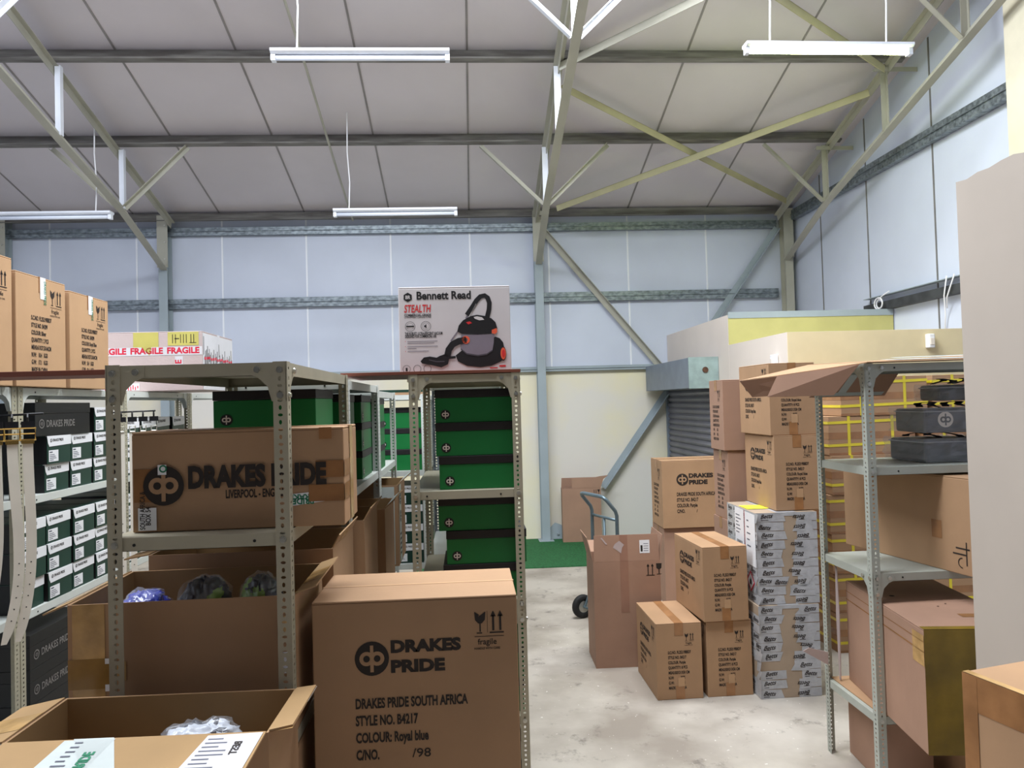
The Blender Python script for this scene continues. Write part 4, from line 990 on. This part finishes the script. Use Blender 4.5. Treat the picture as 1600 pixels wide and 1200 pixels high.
# ------------------------------------------------------------------ right rack contents
b = MB(); b.box(1.69,2.58,3.006,3.445,.3456,.3500); tag(b.build('cardboard_liner', CARD), 'cardboard sheet lining the low shelf of the right rack', 'cardboard')
def gold_front(p, W, H): p.rect(0,.0,W,H,0); return [OLIVE]
carton('large carton with gold taped end sticking out of the low shelf of the right rack', (1.664,2.660,.3506), -7.2, .40,.75,.462, CARDP, None, [('front', gold_front), ('top', lambda p, W, H: (p.rect(0,0,W,.035,0), p.disc(.22*W,.62*H,.011,1,1), p.disc(.5*W,.4*H,.004,1,1), p.disc(.62*W,.45*H,.004,1,1), p.rect(.55*W,.2*H,.82*W,.26*H,2,0)) and [OLIVE, BLACK, TAPE]), ('left', lambda p, W, H: (p.rect(0,.81*H,W,.822*H,0), p.rect(0,.895*H,W,.902*H,0), p.rect(.88*W,.70*H,W,.95*H,1)) and [TAPE, CTAPE])], 'x', tape=None)
def l3m(p, W, H):
    p.rect(.25*W,.02*H,.26*W,.98*H,0)
    x, y = .78*W, .14*H
    p.rect(x,y,x+.07,y+.006,0); p.rect(x+.015,y+.03,x+.075,y+.036,0); p.rect(x+.07,y-.05,x+.076,y+.09,0); p.ring(x+.05,y-.03,.018,.022,0,0,14,PI*.5,PI*1.5)
    p.rect(.68*W,.32*H,.75*W,.50*H,1); return [BLACK, TAPE]
carton('large brown carton lying aslant on the middle shelf of the right rack', (2.020,2.865,.9386), 10.5, .38,.77,.400, CARD, None, [('left', lambda p, W, H: (p.rect(.72*W,.33*H,.79*W,.52*H,1), p.rect(.86*W,.20*H,.95*W,.215*H,0), p.rect(.88*W,.26*H,.97*W,.275*H,0), p.rect(.945*W,.10*H,.952*W,.34*H,0), p.ring(.92*W,.12*H,.018,.022,0,0,12,PI*.5,PI*1.5)) and [BLACK, TAPE])], 'x', tape=None)
carton('pale carton standing under the low shelf of the right rack, at the left post', (1.735,3.07,0), -4, .20,.36,.302, CARDP, 'cartons under the right rack', [('left', lambda p, W, H: (p.rect(.75*W,.7*H,.77*W,.86*H,0), p.rect(.80*W,.7*H,.82*W,.86*H,0)) and [BLACK])], 'x', tape=None)
carton('brown carton on the floor under the gold taped carton', (1.985,2.86,0), -9, .50,.45,.245, CARD, 'cartons under the right rack')
b = MB(); b.prism([(0,0),(.012,.0),(.02,.30),(.012,.53),(.0,.52),(-.01,.3)], (1.706,3.385,.355), (0,1,0), (0,0,1), (1,0,0), .004)
b.prism([(0,.0),(.0,.06),(-.09,.085),(-.12,.07)], (1.66,3.405,.42), (1,0,0), (0,0,1), (0,1,0), .003)
tag(b.build('cardboard_scrap', CARDW), 'torn pale cardboard scrap wedged at the rear left post of the right rack', 'cardboard')
BAGM = mat('black_bag_fabric', (44,44,48), .5, var=.12, scale=20); PIPE = mat('grey_bag_piping', (150,150,156), .4, var=.05)
WRAP = PLASTIC.copy(); WRAP.name = 'crumpled_clear_wrap'; WRAP.node_tree.nodes['Principled BSDF'].inputs['Alpha'].default_value = .2
def bowls_bag(label, loc, ang, w, d, h, logo=False, seed=0):
    t = thing('wrapped_bag', label, 'bag', loc, math.radians(ang), 'bags wrapped in clear plastic on the right rack')
    b = MB(); b.box(0,w,0,d,0,h); b.build('body', BAGM, t, bevel=.012)
    b = MB(); z = h-.012
    b.tube([(-.001,-.001,z),(w+.001,-.001,z),(w+.001,d,z),(-.001,d,z),(-.001,-.001,z)], .003, 6); b.build('piping', PIPE, t)
    b = MB()
    for x in (.25*w, .62*w):
        pts = [(x+.02*math.sin(i*1.1+seed), d*(.12+.76*i/10), h+.006+.022*math.sin(PI*i/10)) for i in range(11)]
        for q in range(10):
            a, c = Vector(pts[q]), Vector(pts[q+1]); b.bar(a, c, .030, .003)
    b.build('handle', BAGM, t)
    if logo:
        p = FACE['front'](w, d, h); p.disc(.27*w,.55*h,.034,1,0); 
        p.logo(.27*w,.55*h,.033,1,0,1); p.build('logo', [BLID, LOGOW], t)
    # crumpled clear wrap
    b = MB(); r = random.Random(seed); nu, nz = 44, 7; vs, fs = [], []
    per = [(-.015,-.015),(w+.015,-.015),(w+.015,d+.015),(-.015,d+.015)]
    for j in range(nz+1):
        for i in range(nu):
            s = i/nu*4; k = int(s); f = s-k; a, c = per[k], per[(k+1) % 4]
            x, y = a[0]+(c[0]-a[0])*f, a[1]+(c[1]-a[1])*f
            q = r.uniform(-.008,.016); cx, cy = w/2, d/2; L = math.hypot(x-cx, y-cy)
            vs.append((x-(x-cx)/L*-q, y+(y-cy)/L*q, .002+(h+.004)*j/nz))
    for j in range(nz):
        for i in range(nu): fs.append((j*nu+i, j*nu+(i+1) % nu, (j+1)*nu+(i+1) % nu, (j+1)*nu+i))
    b.add(vs, fs); b.build('plastic_wrap', WRAP, t, smooth=False)
    return t
bowls_bag('black bag in clear plastic, lowest of the pile, nearest the rack post', (1.985,3.105,1.384), 2, .285,.26,.100, seed=1)
bowls_bag('black bag in clear plastic on the shelf, partly behind the pink partition', (2.345,3.10,1.384), 2, .25,.26,.100, seed=2)
bowls_bag('black bag with a pale round logo lying on the two lower bags', (1.985,3.10,1.513), -3, .33,.25,.105, True, seed=3)
bowls_bag('black bag at the top of the pile beside the pink partition', (2.08,3.14,1.652), -12, .26,.22,.07, seed=6)

# flattened cardboard on top of the right rack with hanging flaps
t = thing('flattened_carton', 'flattened cardboard with drooping flaps lying on top of the right rack', 'cardboard', (0,0,0))
def sheet(pts, name, marks=None, th=.004):
    b = MB(); a = [Vector(p) for p in pts]; n = (a[1]-a[0]).cross(a[3]-a[0]).normalized()
    b.hexa([p-n*th/2 for p in a]+[p+n*th/2 for p in a]); return b.build(name, CARDP if name == 'flap' else CARD, t)
sheet([(1.665,2.975,1.824),(2.66,2.975,1.828),(2.66,3.50,1.874),(1.665,3.50,1.840)], 'panel')
sheet([(1.335,3.10,1.780),(1.66,2.972,1.822),(1.66,3.50,1.838),(1.335,3.52,1.772)], 'panel')
sheet([(1.330,3.098,1.778),(1.635,2.980,1.817),(1.545,3.03,1.690),(1.285,3.10,1.690)], 'flap')
sheet([(1.330,3.54,1.772),(1.65,3.52,1.835),(1.65,3.54,1.700),(1.40,3.56,1.69)], 'flap')
f = sheet([(1.74,3.45,1.81),(2.10,3.45,1.81),(2.04,3.50,1.68),(1.66,3.50,1.68)], 'flap')
b = MB(); b.poly([(1.68,3.492,1.684),(2.02,3.492,1.684),(2.035,3.489,1.70),(1.695,3.489,1.70)]); b.poly([(1.86,3.450,1.80),(1.90,3.450,1.80),(1.84,3.49,1.70),(1.80,3.49,1.70)]); b.build('printed_tape', GTAPE, f)
b = MB(); b.poly([(1.78,3.02,1.834),(2.20,3.02,1.836),(2.20,3.08,1.842),(1.78,3.08,1.839)]); b.poly([(1.9,3.15,1.848),(2.3,3.15,1.852),(2.3,3.21,1.858),(1.9,3.21,1.853)]); b.build('clear_tape', GTAPE, t)

# near right carton
carton('brown carton at the lower right corner in front of the pink partition', (1.333,1.363,.50), 14, .28,.452,.49, CARD, None, [('left', lambda p, W, H: (p.rect(0,.82*H,W,H,0), p.rect(.0,0,.09*W,H,0,1)) and [TAPE]), ('top', lambda p, W, H: p.rect(0,0,.02,H,0) or [CTAPE])], 'x', tape=None)
carton('plain carton under the lower right carton', (1.32,1.37,0), 14, .285,.44,.499, CARD, 'supporting cartons')

# tall open carton, hand truck, leaning carton
PTAPE = mat('pinkish_brown_tape', (156,116,96), .4, var=.05)
def tall_front(p, W, H):
    x, y = .80*W, .70*H*1.2
    x, y = .815*W, .865*H
    for k in (0,1): p.rect(x+.028*k-.003,y,x+.028*k+.003,y+.060,0); p.poly([(x+.028*k-.009,y+.052),(x+.028*k+.009,y+.052),(x+.028*k,y+.070)],0)
    p.rect(x-.012,y-.006,x+.042,y-.001,0)
    p.poly([(x+.052,y+.070),(x+.088,y+.070),(x+.086,y+.040),(x+.074,y+.032),(x+.066,y+.032),(x+.054,y+.040)],0); p.rect(x+.067,y+.004,x+.073,y+.034,0); p.rect(x+.055,y,x+.085,y+.004,0)
    p.rect(.40*W,.52*H,.52*W,H,1); return [BLACK, PTAPE]
def tall_flap(f, o, u, v, k, wd, L):
    p = Print(o+k*.0026, u, v, k, .0004)
    p.rect(.70*wd,.28*L,.85*wd,.78*L,0); p.rect(.715*wd,.34*L,.745*wd,.58*L,2,1)
    for q in range(4): p.rect(.76*wd,L*(.36+.09*q),.83*wd,L*(.38+.09*q),3,1)
    p.rect(.40*wd,0,.52*wd,L,1); p.poly([(.30*wd,.52*L),(.36*wd,.42*L),(.42*wd,.30*L),(.44*wd,.52*L),(.47*wd,.62*L),(.40*wd,.78*L),(.33*wd,.66*L)],4,2); p.poly([(.14*wd,.92*L),(.22*wd,.66*L),(.20*wd,.64*L),(.12*wd,.9*L)],4,2)
    p.build('printed_labels', [WHITE, PTAPE, BLACK, GREYINK, CARDW], f)
open_carton('tall open pinkish carton standing on the floor before the hand truck', (.763,4.655,0), -1.2, .428,.31,.668, {'front': (-3,.165), 'left': (14,.16), 'right': (8,.16), 'back': (60,.12)}, m=CARDP, mi=CARDP, group=None, marks=[('front', tall_front)], extra={'front': tall_flap})
t = thing('hand_truck', 'grey tubular hand truck standing behind the tall open carton', 'hand truck', (1.00,5.585,0))
TRK = mat('grey_blue_tube_steel', (104,122,130), .35, metal=.4, var=.05)
A_ = Vector((-.055,.165,0)); B_ = Vector((.075,-.165,0)); ax = (B_-A_).normalized(); pe = Vector((-ax.y, ax.x, 0))*-1
Z = Vector((0,0,1))
def up(s): return [s+Z*z for z in (.06,.3,.6,.815)]
ha = [A_+Z*.06, A_+Z*.5, A_+Z*.835, A_+Z*.87+pe*.012, A_+Z*.955+pe*.085, A_+Z*.975+pe*.10+ax*.02, A_+Z*.98+pe*.105+ax*.06, B_+Z*.98+pe*.105-ax*.06, B_+Z*.975+pe*.10-ax*.02, B_+Z*.955+pe*.085, B_+Z*.87+pe*.012, B_+Z*.835, B_+Z*.5, B_+Z*.06]
b = MB(); b.tube(ha, .014, 10); b.build('frame', TRK, t, smooth=True)
for z in (.80,.40):
    b = MB(); b.tube([A_+Z*z, B_+Z*z], .011, 8); b.build('crossbar', TRK, t, smooth=True)
b = MB(); m_ = (A_+B_)/2; b.tube([m_+Z*.10, m_+Z*.80], .010, 8); b.build('centre_bar', TRK, t, smooth=True)
b = MB(); q = [A_-pe*.01, B_-pe*.01, B_-pe*.20, A_-pe*.20]; b.hexa([p+Z*.012 for p in q]+[p+Z*.018 for p in q]); b.build('toe_plate', TRK, t)
b = MB(); b.tube([A_+pe*.09+Z*.09-ax*.05, B_+pe*.09+Z*.09+ax*.05], .008, 8); b.tube([A_+Z*.30, A_+pe*.09+Z*.09], .009, 6); b.tube([B_+Z*.30, B_+pe*.09+Z*.09], .009, 6); b.build('axle', TRK, t)
TYRE = mat('black_rubber', (26,26,27), .7, var=.1)
for s, k in ((A_, -1), (B_, 1)):
    c = s+pe*.09+Z*.09+ax*k*.03
    b = MB()
    prof = [(.045,-.02),(.080,-.022),(.090,-.012),(.090,.012),(.080,.022),(.045,.02)]; nn = 24; vs = []
    for i in range(nn):
        a = 2*PI*i/nn; d = pe*math.cos(a)+Z*math.sin(a)
        for r, x in prof: vs.append(c+d*r+ax*x)
    m6 = len(prof); fs = [(i*m6+q, ((i+1) % nn)*m6+q, ((i+1) % nn)*m6+(q+1) % m6, i*m6+(q+1) % m6) for i in range(nn) for q in range(m6)]
    b.add(vs, fs); o = b.build('wheel', TYRE, t, smooth=True)
    b = MB(); b.tube([c-ax*.018, c+ax*.018], .046, 16); b.build('hub', ZINC, o)
t = open_carton('worn carton leaning flat against the cream back wall on the turf', (1.085,8.755,.0105), -2, .465,.13,.635, {'back': (-4,.115)}, m=CARDP, mi=CARDP, group=None, marks=[('front', lambda p, W, H: (p.rect(.82*W,.90*H,.835*W,.97*H,0), p.rect(.87*W,.90*H,.885*W,.97*H,0), p.poly([(.91*W,.97*H),(.98*W,.97*H),(.955*W,.92*H),(.935*W,.92*H)],0), p.rect(.94*W,.88*H,.95*W,.93*H,0)) and [BLACK])])
b = MB(); b.prism([(.12,0),(.465,0),(.50,.10),(.56,.145),(.46,.135),(.40,.125),(.12,.12)], (0,.001,.637), (1,0,0), (0,0,1), (0,1,0), .004); b.build('flap', CARDP, t)
